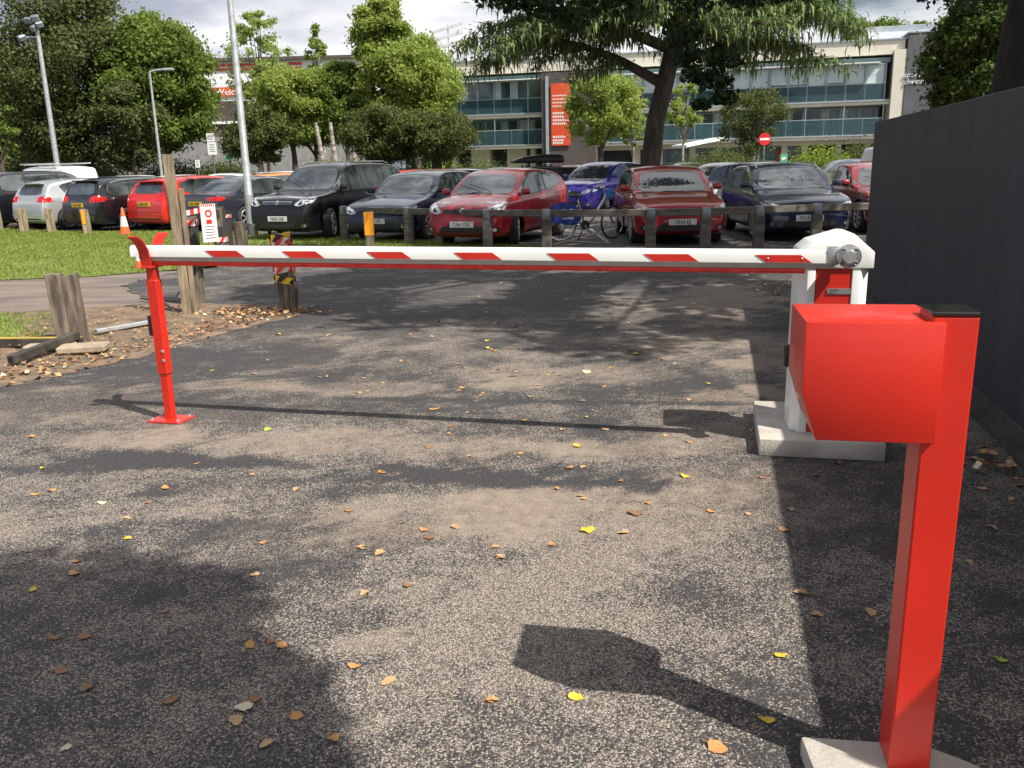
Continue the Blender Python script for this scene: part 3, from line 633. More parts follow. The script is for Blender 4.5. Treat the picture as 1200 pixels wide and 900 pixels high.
# hazard-taped post
hp_ = timber('taped_post', g(338, 363), .18, .155, .885, M['wood_d'], 'split timber post wrapped in yellow, black, red and white hazard tape', 'post', rz=.2, lean=(-.02, 0), planks=3)
seq = [('yellow', 'black'), ('tapewhite', 'tapered'), ('yellow', 'black'), ('tapewhite', 'tapered'), ('yellow', 'black'), ('tapewhite', 'tapered'), ('yellow', 'black')]
for i, (a, b) in enumerate(seq):
    z0 = .34+i*.075; o = tapeband(hp_, .20+.014*(i % 2), .18+.014*(i % 2), z0, z0+.08, 3, (a, b), tilt=(-.045, .05, .03)[i % 3], name='tape_wrap'); o.location.x = -.02*z0
    for v in o.data.vertices:
        a_ = math.atan2(v.co.y, v.co.x); rr_ = math.hypot(v.co.x, v.co.y); k_ = (.132/rr_)*.8+.2
        v.co.x = v.co.x*k_; v.co.y = v.co.y*k_; v.co.z += .012*math.sin(a_*3+i)
MB().box((.10, .03, .10), (.035, .06, .30), Matrix.Rotation(.1, 3, 'Y'), bev=.004).build('splinter', M['wood_d'], hp_)
# metal sections and slabs lying about
def beam(name, a, b, w, h, mt, label, cat):
    a, b = Vector(a), Vector(b); e = empty(name, tuple(a), 0, label, cat)
    d = b-a; MB().bar((0, 0, h/2), tuple(d+Vector((0, 0, h/2))), w, h, bev=.004).build('section', mt, e); return e
dm = mat('rusty_dark_section', (.10, .09, .07), .6, col2=(.045, .04, .035), scale=9, metal=.3)
b1 = beam('steel_beam', g(-20, 410)+Vector((0, 0, .03)), g(97, 409)+Vector((0, 0, .03)), .07, .075, dm, 'dark steel beam with yellow top edge lying flat on the verge', 'steel beam')
d = g(97, 409)-g(-20, 410); MB().bar((0, 0, .079), tuple(d+Vector((0, 0, .079))), .05, .006).build('yellow_edge', mat('ochre_edge', (.5, .34, .06), .7), b1)
b2 = beam('box_section', g(14, 432, 0)+Vector((0, 0, .04)), g(96, 408, 0)+Vector((0, -.05, .10)), .07, .07, dm, 'open-ended dark box section resting at an angle on the steel beam', 'steel beam')
MB().box((-.004, -.004, .035), (.012, .05, .05), Matrix.Rotation(.5, 3, 'Z')).build('hollow_end', M['seam'], b2)
b3 = beam('steel_channel', g(113, 396, .0)+Vector((0, 0, .05)), g(182, 384, .0)+Vector((0, 0, .05)), .06, .035, M['galv'], 'silver metal channel lying on leaf litter behind the red post', 'steel channel')
for i, (px, py, sz, lab) in enumerate(((60, 414, (.42, .16, .05), 'sandy concrete slab mostly under the dark steel beam'), (99, 416, (.40, .22, .06), 'sandy concrete slab at the end of the dark steel beam'))):
    o = empty('stone_slab', tuple(g(px, py)+Vector((0, 0, .035))), .1*i+.1, lab, 'slab'); MB().box((0, 0, sz[2]/2), sz, bev=.012).build('slab', M['sand'], o)
mb = MB(); mb.tube([g(165, 352)+Vector((0, 0, .03)), g(190, 358)+Vector((0, 0, .05)), g(213, 370)+Vector((0, 0, .03))], [.012, .02, .012], 7); tag(mb.build('dead_branch', M['bark']), 'dark dead branch lying at the foot of the tall pale post', 'branch')

# bollards in front of the left cars
for (px, py, w_, lab) in ((0, 270, .21, 'weathered timber bollard at the far left edge, before a black car'), (29, 272, .24, 'weathered timber bollard in front of the silver hatchback, left one'), (61, 272, .23, 'weathered timber bollard in front of the silver hatchback wheel'), (103, 274, .21, 'weathered timber bollard with faded orange reflector by the traffic cone')):
    b = timber('timber_bollard', g(px, py), w_, .18, .66, M['wood'], lab, 'bollard', rz=.5, lean=(random.uniform(-.05, .02), 0), group='timber bollards along the grass', planks=2)
    if px == 103: MB().box((-.06, -.096, .45), (.09, .012, .36)).build('reflector', M['orange'], b)
ob = timber('orange_bollard', g(434, 289), .17, .15, .70, M['wood_d'], 'timber bollard with bright orange wrap in front of the rail fence', 'bollard', rz=.1)
MB().box((0, 0, .46), (.185, .165, .46), bev=.004).build('orange_wrap', M['orange'], ob)

# rail fence
fe = empty('rail_fence', tuple(g(405, 280)), 0, 'low timber post and rail fence in front of the parked cars', 'fence')
fo = fe.location.copy()
fps = [(405, 281), (480, 286), (572, 291), (641, 293), (762, 294), (826, 293), (888, 290), (955, 287)]
fpos = [g(*p) for p in fps] + [g(955, 287)+Vector((1.35, .1, 0)), g(955, 287)+Vector((2.8, .2, 0))]
tops = []
for p in fpos:
    p = p-fo; h = .66
    mb = MB(); mb.box((p.x, p.y, h/2-.03), (.18, .15, h+.06-.10), Matrix.Rotation(-.1, 3, 'Z'), bev=.008); mb.build('post', M['rail'], fe)
    mb = MB(); mb.box((p.x, p.y, h-.015), (.15, .17, .20), Matrix.Rotation(-.1, 3, 'Z'), bev=.02, seg=2); mb.build('strap', M['strap'], fe)
    tops.append(Vector((p.x, p.y, h+.01)))
for a, b in zip(tops, tops[1:]):
    d = (b-a).normalized(); MB().bar(a+d*.02, b-d*.02, .12, .125, bev=.01).build('rail', M['rail'], fe)

# traffic cones
def cone(px, py, s, lab):
    e = empty('traffic_cone', tuple(g(px, py)), .3, lab, 'cone', None)
    MB().box((0, 0, .02*s), (.34*s, .34*s, .04*s), bev=.01).build('base', mat('cone_base', (.32, .08, .03), .8, var=.3), e)
    om = mat('cone_orange', (.85, .13, .03), .55, var=.12)
    MB().lathe([(.13*s, .04*s), (.105*s, .22*s)], n=20).build('lower_cone', om, e)
    MB().lathe([(.105*s, .22*s), (.062*s, .48*s)], n=20).build('reflective_sleeve', M['tapewhite'], e)
    MB().lathe([(.062*s, .48*s), (.028*s, .70*s), (.02*s, .71*s)], n=20).build('tip', om, e)
    return e
cone(147, 275, .98, 'orange and white traffic cone standing between black and red hatchbacks')
cone(165, 315, .62, 'small faded orange cone on the grass behind the arm tip')

# ------------------------------------------------------------ lamp posts and masts
lp = empty('lamp_post', tuple(g(296, 276)), 0, 'tall galvanised lamp post with dark base section, nearest the camera', 'lamp post')
mb = MB(); mb.tube([(0, 0, 0), (0, 0, 1.0)], .105, 20); mb.build('base_tube', M['galv'], lp)
mb = MB(); mb.tube([(0, 0, 1.0), (0, 0, 1.03), (0, 0, 8.2)], [.105, .09, .055], 20); mb.tube([(0, 0, 8.2), (.3, -.1, 8.6), (1.3, -.3, 8.8)], .04, 10); mb.build('column', M['galv'], lp)
MB().box((1.55, -.35, 8.8), (.6, .22, .12), bev=.03).build('lantern', M['alu'], lp)
MB().lathe([(.109, .0), (.109, .30)], n=20, cap=False).build('dark_collar', mat('dark_collar', (.09, .09, .10), .6), lp)
def mast(px, ptop, Y, r, lab, kind):
    b = at(px, 200, Y); b.z = 0; t = at(ptop[0], ptop[1], Y); e = empty('floodlight_mast' if kind == 'flood' else 'street_lamp', tuple(b), 0, lab, 'lamp post')
    top = t-b; mb = MB(); mb.tube([(0, 0, 0), (top.x*.0, 0, top.z)], [r, r*.6], 12); mb.build('column', M['galv'], e)
    if kind == 'flood':
        MB().bar((-.9, 0, top.z-.6), (.1, 0, top.z-.6), .08).build('crossbar', M['galv'], e)
        for k, (x, z) in enumerate(((-.30, .25), (.05, .35), (.22, .05), (-.75, -.55), (-.05, -.1))):
            MB().box((x, -.15, top.z+z-.1), (.36, .25, .28), Matrix.Rotation(.5, 3, 'X')@Matrix.Rotation(.3*k, 3, 'Z'), bev=.04).build('floodlight', M['strap'], e)
    elif kind == 'rack':
        for k in range(5): MB().box((1.2, -.1, top.z+1.3-k*.75), (2.9, .18, .22), Matrix.Rotation(-.25, 3, 'Y')).build('lamp_row', mat('lamp_row%d' % k, (.45, .47, .48), .5), e)
        MB().bar((0, 0, top.z-.3), (-2.6, 0, top.z+.7), .15).build('arm', M['galv'], e); MB().box((-3.0, 0, top.z+.8), (.9, .4, .25)).build('lantern', M['strap'], e)
        MB().bar((1.2, 0, top.z-1.9), (1.2, 0, top.z+1.6), .12).build('rack_frame', M['galv'], e)
    else:
        MB().tube([(0, 0, top.z), (.35, 0, top.z+.08), (.8, 0, top.z+.1)], .05, 8).build('arm', M['galv'], e); MB().box((1.0, 0, top.z+.1), (.55, .25, .12), bev=.03).build('lantern', M['galv'], e)
    return e
mast(68, (54, 28), 46, .15, 'tall floodlight mast with a cluster of lamps left of the dark tree', 'flood')
mast(189, (181, 84), 48, .09, 'slim street lamp with short arm in front of the green round tree', 'lamp')
mast(517, (513, 50), 88, .20, 'distant mast with rows of stadium lamps right of the bright green tree', 'rack')
mast(-4, (-6, 60), 150, .4, 'far stadium floodlight rack cut by the left edge', 'rack')
# no-entry sign
ne = at(894, 200, 44); ne.z = 0; ns = empty('no_entry_sign', tuple(ne), 0, 'round red no entry sign on a grey pole behind the parked cars', 'road sign')
zt_ = at(897, 163, 44).z
MB().tube([(0, 0, 0), (0, 0, zt_+.25)], .045, 10).build('pole', M['strap'], ns)
dsc = MB().lathe([(.30, -.03), (.30, -.05)], (.0, 0, zt_), 'Y', 28).build('disc', mat('sign_red', (.62, .015, .02), .5), ns)
MB().box((0, -.054, zt_), (.46, .004, .10)).build('white_bar', M['wink'], dsc)
gs = empty('green_sign', tuple(Vector((at(918, 190, 42).x, 42, 0))), 0, 'small green and white notice on a short pole by the bright bush', 'sign')
z_ = at(918, 187, 42).z; MB().tube([(0, 0, 0), (0, 0, z_)], .03, 8).build('pole', M['strap'], gs); MB().box((0, -.04, z_), (.34, .02, .48)).build('board', mat('green_board', (.10, .38, .30), .6), gs); MB().box((0, -.052, z_+.05), (.2, .004, .12)).build('white_mark', M['wink'], gs)

# ------------------------------------------------------------ cars
def pchip(xs_, ys_):
    xs_ = np.array(xs_, float); ys_ = np.array(ys_, float); h = np.diff(xs_); d = np.diff(ys_)/h; n = len(xs_); mm = np.zeros(n)
    for i in range(1, n-1):
        if d[i-1]*d[i] > 0:
            w1 = 2*h[i]+h[i-1]; w2 = h[i]+2*h[i-1]; mm[i] = (w1+w2)/(w1/d[i-1]+w2/d[i])
    mm[0] = d[0]; mm[-1] = d[-1]
    def f(x):
        x = min(max(x, xs_[0]), xs_[-1]); i = min(max(int(np.searchsorted(xs_, x)-1), 0), n-2); t = (x-xs_[i])/h[i]
        return (2*t**3-3*t*t+1)*ys_[i]+(t**3-2*t*t+t)*h[i]*mm[i]+(-2*t**3+3*t*t)*ys_[i+1]+(t**3-t*t)*h[i]*mm[i+1]
    return f
# measurements per body style: u runs 0 (nose) to 1 (tail) along the length; heights in metres
STY = dict(
 hatch=dict(L=4.2, W=1.78, H=1.46, wb=2.6, fo=.86, r=.315, top=[(0, .56), (.008, .67), (.022, .735), (.06, .80), (.13, .87), (.245, .945), (.275, .98), (.36, 1.22), (.43, 1.39), (.50, 1.445), (.60, 1.46), (.75, 1.44), (.86, 1.385), (.915, 1.31), (.955, 1.08), (.975, .93), (.992, .80), (1, .55)],
   belt=(.86, .97), win=[(.285, .985), (.37, 1.20), (.43, 1.33), (.50, 1.385), (.62, 1.395), (.75, 1.37), (.83, 1.30), (.845, 1.24), (.81, 1.04), (.70, .985), (.45, .955)], pil=[.535, .755], ws=(.99, 1.37, .66, .53), rw=(1.02, 1.34, .60, .50), hl=(.60, .74, .46, .78), tl=(.80, 1.0, .50, .86)),
 mini=dict(L=3.95, W=1.72, H=1.48, wb=2.49, fo=.82, r=.305, top=[(0, .56), (.008, .70), (.024, .77), (.065, .84), (.14, .92), (.215, .98), (.235, 1.00), (.33, 1.24), (.41, 1.40), (.48, 1.46), (.58, 1.48), (.74, 1.45), (.86, 1.38), (.915, 1.30), (.955, 1.10), (.975, .95), (.992, .82), (1, .55)],
   belt=(.84, 1.06), win=[(.24, .97), (.34, 1.21), (.41, 1.34), (.48, 1.405), (.60, 1.415), (.74, 1.38), (.82, 1.32), (.86, 1.23), (.84, 1.15), (.72, 1.07), (.42, .985)], pil=[.615], ws=(1.01, 1.39, .66, .51), rw=(1.06, 1.34, .58, .48), hl=(.66, .84, .44, .77), tl=(.85, 1.08, .52, .84)),
 suv=dict(L=4.6, W=1.80, H=1.70, wb=2.62, fo=.88, r=.355, top=[(0, .68), (.007, .84), (.02, .92), (.06, .97), (.17, 1.03), (.215, 1.07), (.235, 1.09), (.31, 1.36), (.375, 1.60), (.43, 1.675), (.55, 1.70), (.75, 1.69), (.89, 1.65), (.935, 1.57), (.96, 1.30), (.975, 1.10), (.99, .9), (1, .62)],
   belt=(1.02, 1.10), win=[(.245, 1.09), (.32, 1.36), (.375, 1.54), (.43, 1.61), (.60, 1.625), (.86, 1.60), (.905, 1.50), (.90, 1.15), (.70, 1.11), (.45, 1.085)], pil=[.505, .735], ws=(1.12, 1.58, .70, .57), rw=(1.16, 1.55, .64, .55), hl=(.78, .97, .46, .80), tl=(1.0, 1.5, .66, .85)),
 juke=dict(L=4.13, W=1.77, H=1.57, wb=2.53, fo=.84, r=.345, top=[(0, .64), (.008, .80), (.025, .90), (.07, .97), (.17, 1.04), (.23, 1.07), (.25, 1.09), (.33, 1.33), (.41, 1.50), (.48, 1.56), (.58, 1.57), (.74, 1.53), (.86, 1.45), (.915, 1.36), (.955, 1.16), (.975, 1.0), (.992, .85), (1, .60)],
   belt=(.96, 1.14), win=[(.255, 1.09), (.34, 1.30), (.41, 1.44), (.48, 1.495), (.62, 1.495), (.74, 1.45), (.80, 1.36), (.79, 1.22), (.70, 1.16), (.45, 1.10)], pil=[.55], ws=(1.11, 1.48, .68, .52), rw=(1.12, 1.42, .56, .46), hl=(.66, .82, .46, .74), tl=(.95, 1.12, .52, .84)),
 saloon=dict(L=4.62, W=1.82, H=1.41, wb=2.78, fo=.86, r=.33, top=[(0, .54), (.008, .64), (.02, .70), (.06, .77), (.14, .85), (.27, .92), (.30, .945), (.38, 1.18), (.45, 1.34), (.51, 1.395), (.60, 1.41), (.70, 1.37), (.80, 1.20), (.87, 1.04), (.895, 1.01), (.95, 1.00), (.978, .97), (.99, .82), (1, .55)],
   belt=(.84, .94), win=[(.31, .95), (.385, 1.15), (.45, 1.29), (.52, 1.345), (.62, 1.35), (.70, 1.31), (.775, 1.18), (.815, 1.02), (.70, .965), (.48, .945)], pil=[.595], ws=(.965, 1.33, .66, .52), rw=(1.06, 1.33, .60, .50), hl=(.58, .70, .44, .80), tl=(.80, .93, .40, .86)),
 estate=dict(L=4.6, W=1.80, H=1.47, wb=2.72, fo=.88, r=.32, top=[(0, .56), (.008, .67), (.022, .735), (.06, .80), (.13, .87), (.235, .93), (.26, .96), (.34, 1.20), (.41, 1.38), (.47, 1.45), (.58, 1.47), (.78, 1.46), (.89, 1.40), (.935, 1.32), (.965, 1.06), (.98, .93), (.992, .80), (1, .55)],
   belt=(.86, .97), win=[(.27, .97), (.345, 1.18), (.41, 1.32), (.47, 1.39), (.62, 1.405), (.80, 1.39), (.88, 1.30), (.90, 1.10), (.86, 1.02), (.70, .985), (.45, .955)], pil=[.50, .72], ws=(.98, 1.36, .66, .53), rw=(1.02, 1.34, .62, .52), hl=(.60, .74, .46, .78), tl=(.80, 1.0, .50, .86)),
 van=dict(L=4.4, W=1.82, H=1.92, wb=2.75, fo=.86, r=.32, top=[(0, .55), (.012, .75), (.035, .92), (.08, 1.02), (.15, 1.12), (.165, 1.15), (.23, 1.45), (.30, 1.75), (.36, 1.87), (.50, 1.92), (.80, 1.91), (.95, 1.86), (.985, 1.75), (.995, 1.2), (1, .6)],
   belt=(1.02, 1.12), win=[(.19, 1.15), (.25, 1.44), (.30, 1.62), (.34, 1.68), (.43, 1.70), (.44, 1.15), (.30, 1.12)], pil=[], ws=(1.18, 1.72, .70, .60), rw=(1.2, 1.6, .6, .58), hl=(.72, .95, .50, .82), tl=(1.0, 1.5, .74, .88)),
)
def clip_grid(poly, step):
    bm = bmesh.new(); vs = [bm.verts.new((p[0], p[1], 0)) for p in poly]; bm.faces.new(vs)
    for ax in (0, 1):
        lo = min(p[ax] for p in poly); hi = max(p[ax] for p in poly); c = math.floor(lo/step)*step+step
        while c < hi-1e-4:
            co = [0, 0, 0]; no = [0, 0, 0]; co[ax] = c; no[ax] = 1
            bmesh.ops.bisect_plane(bm, geom=bm.verts[:]+bm.edges[:]+bm.faces[:], plane_co=co, plane_no=no, dist=1e-5); c += step
    return bm
def smooth_poly(p, it=1):
    for _ in range(it):
        q = []
        for i in range(len(p)):
            a = p[i]; b = p[(i+1) % len(p)]; q += [(a[0]*.85+b[0]*.15, a[1]*.85+b[1]*.15), (a[0]*.15+b[0]*.85, a[1]*.15+b[1]*.85)]
        p = q
    return p
PLATES = {}
def patch(bvh, name, poly, view, mt, parent, off=.005, step=.07, side=1):
    """a panel that follows the body surface: view 'side' poly=(x,z), 'front'/'rear' poly=(y,z), 'top' poly=(x,y)"""
    bm = clip_grid(poly, step); ok = []; last = None
    for v in bm.verts:
        a, b = v.co.x, v.co.y
        if view == 'side': o, d = Vector((a, 3*side, b)), Vector((0, -side, 0))
        elif view == 'front': o, d = Vector((4, a, b)), Vector((-1, 0, 0))
        elif view == 'rear': o, d = Vector((-4, a, b)), Vector((1, 0, 0))
        else: o, d = Vector((a, b, 4)), Vector((0, 0, -1))
        hit = bvh.ray_cast(o, d)
        if hit[0] is None or hit[1].dot(d) > -.02:
            bad = True
            if hit[0] is None: v.co = Vector((1e3, 0, 0)); continue
        v.co = hit[0]+hit[1]*off*(1 if hit[1].dot(d) < 0 else -1)
    bmesh.ops.delete(bm, geom=[v for v in bm.verts if v.co.x > 100], context='VERTS')
    if not bm.faces: bm.free(); return None
    # closed rim inwards
    ctr = Vector((0, 0, .8))
    r = bmesh.ops.extrude_edge_only(bm, edges=[e for e in bm.edges if e.is_boundary])
    for v in [q for q in r['geom'] if isinstance(q, bmesh.types.BMVert)]:
        if view == 'side': v.co.y -= side*.02
        elif view == 'front': v.co.x -= .02
        elif view == 'rear': v.co.x += .02
        else: v.co.z -= .02
    me = bpy.data.meshes.new(name); bmesh.ops.recalc_face_normals(bm, faces=bm.faces)
    bm.to_mesh(me); bm.free()
    for p in me.polygons: p.use_smooth = True
    try: me.set_sharp_from_angle(angle=math.radians(35))
    except Exception: pass
    return link(name, me, mt, parent)
WH = {}
def _wheels(r, spokes):
    k = (round(r, 3), spokes)
    if k not in WH:
        w = .105; out = []
        mb = MB(); mb.lathe([(r*.64, -w+.05), (r*.64, w-.03)], axis='Y', n=28); out.append((mb, 'wheel', M['seam']))
        mb = MB(); mb.lathe([(r*.66, -w), (r*.70, -w-.004), (r*.93, -w+.002), (r*.985, -w+.018), (r, -w+.04), (r, w-.04), (r*.985, w-.018), (r*.93, w-.002), (r*.70, w+.004), (r*.66, w)], axis='Y', n=36, cap=False); out.append((mb, 'tyre', M['rubber']))
        mb = MB(); mb.lathe([(r*.63, -w+.02), (r*.65, -w-.006), (r*.70, -w-.008), (r*.70, -w+.03)], axis='Y', n=36, cap=False)
        for s in range(spokes):
            a = 2*PI*s/spokes
            for da in ((-.13, .13) if spokes <= 6 else (0,)):
                p0 = Vector((math.cos(a+da)*r*.12, -w+.016, math.sin(a+da)*r*.12)); p1 = Vector((math.cos(a+da*1.7)*r*.65, -w-.002, math.sin(a+da*1.7)*r*.65)); mb.bar(p0, p1, r*.10, .024, up=(0, 1, 0))
        mb.lathe([(.001, -w-.002), (r*.13, -w-.002), (r*.17, -w+.02)], axis='Y', n=14); out.append((mb, 'rim', M['rim']))
        mes = []
        for mb, nm, mt in out:
            bmesh.ops.recalc_face_normals(mb.bm, faces=mb.bm.faces); me = bpy.data.meshes.new(nm); mb.bm.to_mesh(me); mb.bm.free(); me.materials.append(mt); mes.append(me)
        WH[k] = mes
    return WH[k]
BODY = {}
def body_mesh(style, S):
    if style in BODY: return BODY[style]
    L, Wd, H = S['L'], S['W'], S['H']; T = pchip([p[0] for p in S['top']], [p[1] for p in S['top']])
    b0, b1 = S['belt']; hw = Wd/2
    us = np.unique(np.concatenate([np.linspace(0, .05, 14)**1.0, np.linspace(.05, .93, 74), np.linspace(.93, 1, 16)]))
    gh0 = next(p[0] for p in S['top'] if p[1] > b0+.12) 
    rings = []
    for u in us:
        x = L/2-u*L; t = T(u)
        e = 0
        if u < .10: e = ((.10-u)/.10)
        if u > .90: e = ((u-.90)/.10)
        wk = hw*(1-(.17 if u < .5 else .12)*e**2.6)
        wk *= 1-.025*abs(u-.5)/.5
        B = .19+.10*e**4
        belt = min(b0+(b1-b0)*u, t-.028)
        up = max(t-belt, .02)
        tum = min(.30, .16+.18*min(up/.35, 1)) if up > .12 else .16
        wt = wk*.965-min(tum*up, .17) if up > .1 else wk*.90
        kk = min(max((up-.05)/.15, 0), 1); wt = (wk*.87)*(1-kk)+(wk*.965-min(.30*up, .165))*kk
        cr_ = .030+.02*kk
        pts = [(0, B), (wk*.55, B), (wk*.86, B+.005), (wk*.955, B+.05), (wk*.985, B+.16), (wk*.998, B+(belt-B)*.52), (wk, B+(belt-B)*.66), (wk*.992, belt-.10*min(1, (belt-B)/.5)), (wk*.975, belt-.035), (wk*.962, belt),
               (wk*.955, belt+.012*kk+.003)]
        ax_ = wk*.955; 
        pts += [(ax_+(wt-ax_)*.35, belt+up*.33), (ax_+(wt-ax_)*.72, belt+up*.66), (wt+.012*kk, t-.055*kk-.008), (wt-.030, t-.018*kk-.003), (wt*.80, t-.006), (wt*.45, t-.001+cr_*.4), (0, t+cr_*.5)]
        # chaikin once
        q = [pts[0]]
        for a, b in zip(pts, pts[1:]): q += [(a[0]*.75+b[0]*.25, a[1]*.75+b[1]*.25), (a[0]*.25+b[0]*.75, a[1]*.25+b[1]*.75)]
        q.append(pts[-1]); rings.append([(x, y, z) for y, z in q])
    bm = bmesh.new(); R = []
    for rr in rings:
        left = [bm.verts.new(p) for p in rr]; right = [bm.verts.new((p[0], -p[1], p[2])) for p in rr[1:-1]]
        R.append(left+right[::-1])
    n = len(R[0])
    for a, b in zip(R, R[1:]):
        for k in range(n): bm.faces.new((a[k], a[(k+1) % n], b[(k+1) % n], b[k]))
    bm.faces.new(R[0]); bm.faces.new(R[-1][::-1]); bmesh.ops.recalc_face_normals(bm, faces=bm.faces)
    bvh = BVHTree.FromBMesh(bm)
    me = bpy.data.meshes.new('body'); bm.to_mesh(me); bm.free()
    # wheel arches cut out
    o = bpy.data.objects.new('tmp', me); COL.objects.link(o); cut = MB(); ra = S['r']+.045
    wx = (L/2-S['fo'], L/2-S['fo']-S['wb'])
    for X in wx:
        for s in (-1, 1):
            cut.lathe([(ra, 0), (ra, .5)], (X, s*(hw-.27) if s > 0 else -(hw-.27)-.5, S['r']), 'Y', 40)
    co = cut.build('cut', M['seam']); md = o.modifiers.new('b', 'BOOLEAN'); md.object = co; md.operation = 'DIFFERENCE'; md.solver = 'EXACT'
    dg = bpy.context.evaluated_depsgraph_get(); me2 = bpy.data.meshes.new_from_object(o.evaluated_get(dg))
    bpy.data.objects.remove(o); bpy.data.objects.remove(co); me2.name = 'body'; me2.materials.clear()
    me2.materials.append(None); me2.materials.append(None)
    for p in me2.polygons:
        p.use_smooth = True; p.material_index = 0
        for X in wx:
            c = p.center
            if math.hypot(c.x-X, c.z-S['r']) < ra+.006 and abs(c.y) < hw-.02 and c.z < S['r']+ra+.01 and (abs(math.hypot(c.x-X, c.z-S['r'])-ra) < .02 and abs(p.normal.y) < .5 or abs(c.y) < hw-.26): p.material_index = 1
        if p.center.z < .21 and p.normal.z < -.5: p.material_index = 1
    me2.set_sharp_from_angle(angle=math.radians(38))
    BODY[style] = (me2, bvh); return BODY[style]
def car(style, x, y, psi, col, label, group='cars parked in the car park', plate=None, rear_view=False, spokes=5, detail=2, mods=(), fogs=True, name='parked_car', cat='car'):
    S = STY[style]; L, Wd, H = S['L'], S['W'], S['H']; hw = Wd/2
    me0, bvh = body_mesh(style, S)
    me = me0.copy(); me.materials[0] = PA[col]; me.materials[1] = M['seam']
    e = empty(name, (x, y, 0), psi, label, cat, group); b = bpy.data.objects.new('body', me); COL.objects.link(b); b.parent = e
    e.location.z = -.016
    X = lambda u: L/2-u*L
    # side windows: the outline cut by pillars
    win = [(X(u), z) for u, z in S['win']]; cuts = [X(u) for u in S['pil']]
    def cutpoly(poly, lo, hi):
        bm = bmesh.new(); bm.faces.new([bm.verts.new((p[0], p[1], 0)) for p in poly])
        for c, nrm in ((lo, -1), (hi, 1)):
            bmesh.ops.bisect_plane(bm, geom=bm.verts[:]+bm.edges[:]+bm.faces[:], plane_co=(c, 0, 0), plane_no=(nrm, 0, 0), clear_outer=True, dist=1e-5)
        out = None; bm.faces.ensure_lookup_table()
        if len(bm.faces): out = [(l.vert.co.x, l.vert.co.y) for l in bm.faces[0].loops] if len(bm.faces) else None
        bm.free(); return out
    ed = sorted([win[0][0]+9]+cuts+[min(p[0] for p in win)-9], reverse=True)
    for s in (-1, 1):
        if detail >= 2 or True:
            sp = smooth_poly([(px*1.0, pz) for px, pz in win])
            c0 = (sum(p[0] for p in sp)/len(sp), sum(p[1] for p in sp)/len(sp))
            if 'chromeline' in mods:
                ol = [(c0[0]+(p[0]-c0[0])*1.035, c0[1]+(p[1]-c0[1])*1.12) for p in sp]; patch(bvh, 'window_trim', ol, 'side', M['chrome'], e, off=.002, side=s)
            tr = [(c0[0]+(p[0]-c0[0])*1.012, c0[1]+(p[1]-c0[1])*1.05) for p in sp]; patch(bvh, 'window_surround', tr, 'side', M['trim'], e, off=.0035, side=s)
            for a, c in zip(ed, ed[1:]):
                q = cutpoly(sp, c+.03, a-.03)
                if q and len(q) > 2: patch(bvh, 'side_window', q, 'side', M['glass'], e, off=.007, side=s)
    z0, z1, wlo, whi = S['ws']; wlo *= hw/.89*1.06; whi *= hw/.89*1.06
    patch(bvh, 'windscreen', smooth_poly([(-wlo, z0), (0, z0-.015), (wlo, z0), (whi, z1-.02), (0, z1+.01), (-whi, z1-.02)]), 'front', M['glass'], e, off=.004)
    z0, z1, wlo, whi = S['rw']
    if style == 'van':
        pass
    else: patch(bvh, 'rear_window', smooth_poly([(-wlo, z0), (wlo, z0), (whi, z1), (-whi, z1)]), 'rear', M['glass'], e, off=.004)
    # lamps
    a0, a1, y0, y1 = S['hl']
    for s in (-1, 1):
        hl = patch(bvh, 'headlight', smooth_poly([(s*y0, a0+.02), (s*(y0+.12), a0-.01), (s*y1, a0+.05), (s*(y1+.02), a1), (s*(y1-.05), a1+.01), (s*(y0+.08), a0+.09)][::s]), 'front', M['lamp'], e, off=.006, step=.05)
        if hl and detail >= 2: patch(bvh, 'lamp_bezel', smooth_poly([(s*(y0+.10), a0+.025), (s*(y1-.13), a0+.03), (s*(y1-.12), a1-.055), (s*(y0+.14), a0+.06)][::s]), 'front', M['trim'], hl, off=.009, step=.05)
        if detail >= 2: patch(bvh, 'headlight_wrap', smooth_poly([(L/2-.11, a0+.05), (L/2-.20, a0+.07), (L/2-.40, a1+.01), (L/2-.36, a1+.035), (L/2-.16, a1-.01)]), 'side', M['lamp'], e, off=.005, step=.05, side=s)
        a2, a3, y2, y3 = S['tl']
        patch(bvh, 'tail_light', smooth_poly([(s*y2, a2+.03), (s*y3, a2), (s*(y3+.01), a3), (s*(y2+.04), a3-.02)][::s]), 'rear', M['tail'], e, off=.006, step=.05)
        if detail >= 2: patch(bvh, 'tail_light_wrap', smooth_poly([(-L/2+.09, a2+.02), (-L/2+.30, a2+.06), (-L/2+.30, a3-.05), (-L/2+.12, a3)]), 'side', M['tail'], e, off=.005, step=.05, side=s)
    # grille, intake, plate
    hb = S['hl'][0]
    if detail >= 2:
        gz = hb-.005 if style != 'suv' else .80
        gr = patch(bvh, 'grille', smooth_poly([(-S['hl'][2]+.02, gz), (S['hl'][2]-.02, gz), (S['hl'][2]-.03, gz+.085), (-S['hl'][2]+.03, gz+.085)]), 'front', M['trim'], e, off=.004, step=.06)
        if gr:
            nsl = 3 if 'bars' in mods else 0
            for k in range(nsl): patch(bvh, 'grille_bar', [(-S['hl'][2]+.06, gz+.02+k*.027), (S['hl'][2]-.06, gz+.02+k*.027), (S['hl'][2]-.06, gz+.030+k*.027), (-S['hl'][2]+.06, gz+.030+k*.027)], 'front', M['chrome'], gr, off=.008, step=.1)
        patch(bvh, 'lower_intake', smooth_poly([(-.52, .27), (.52, .27), (.44, .43), (-.44, .43)]), 'front', M['trim'], e, off=.004, step=.06)
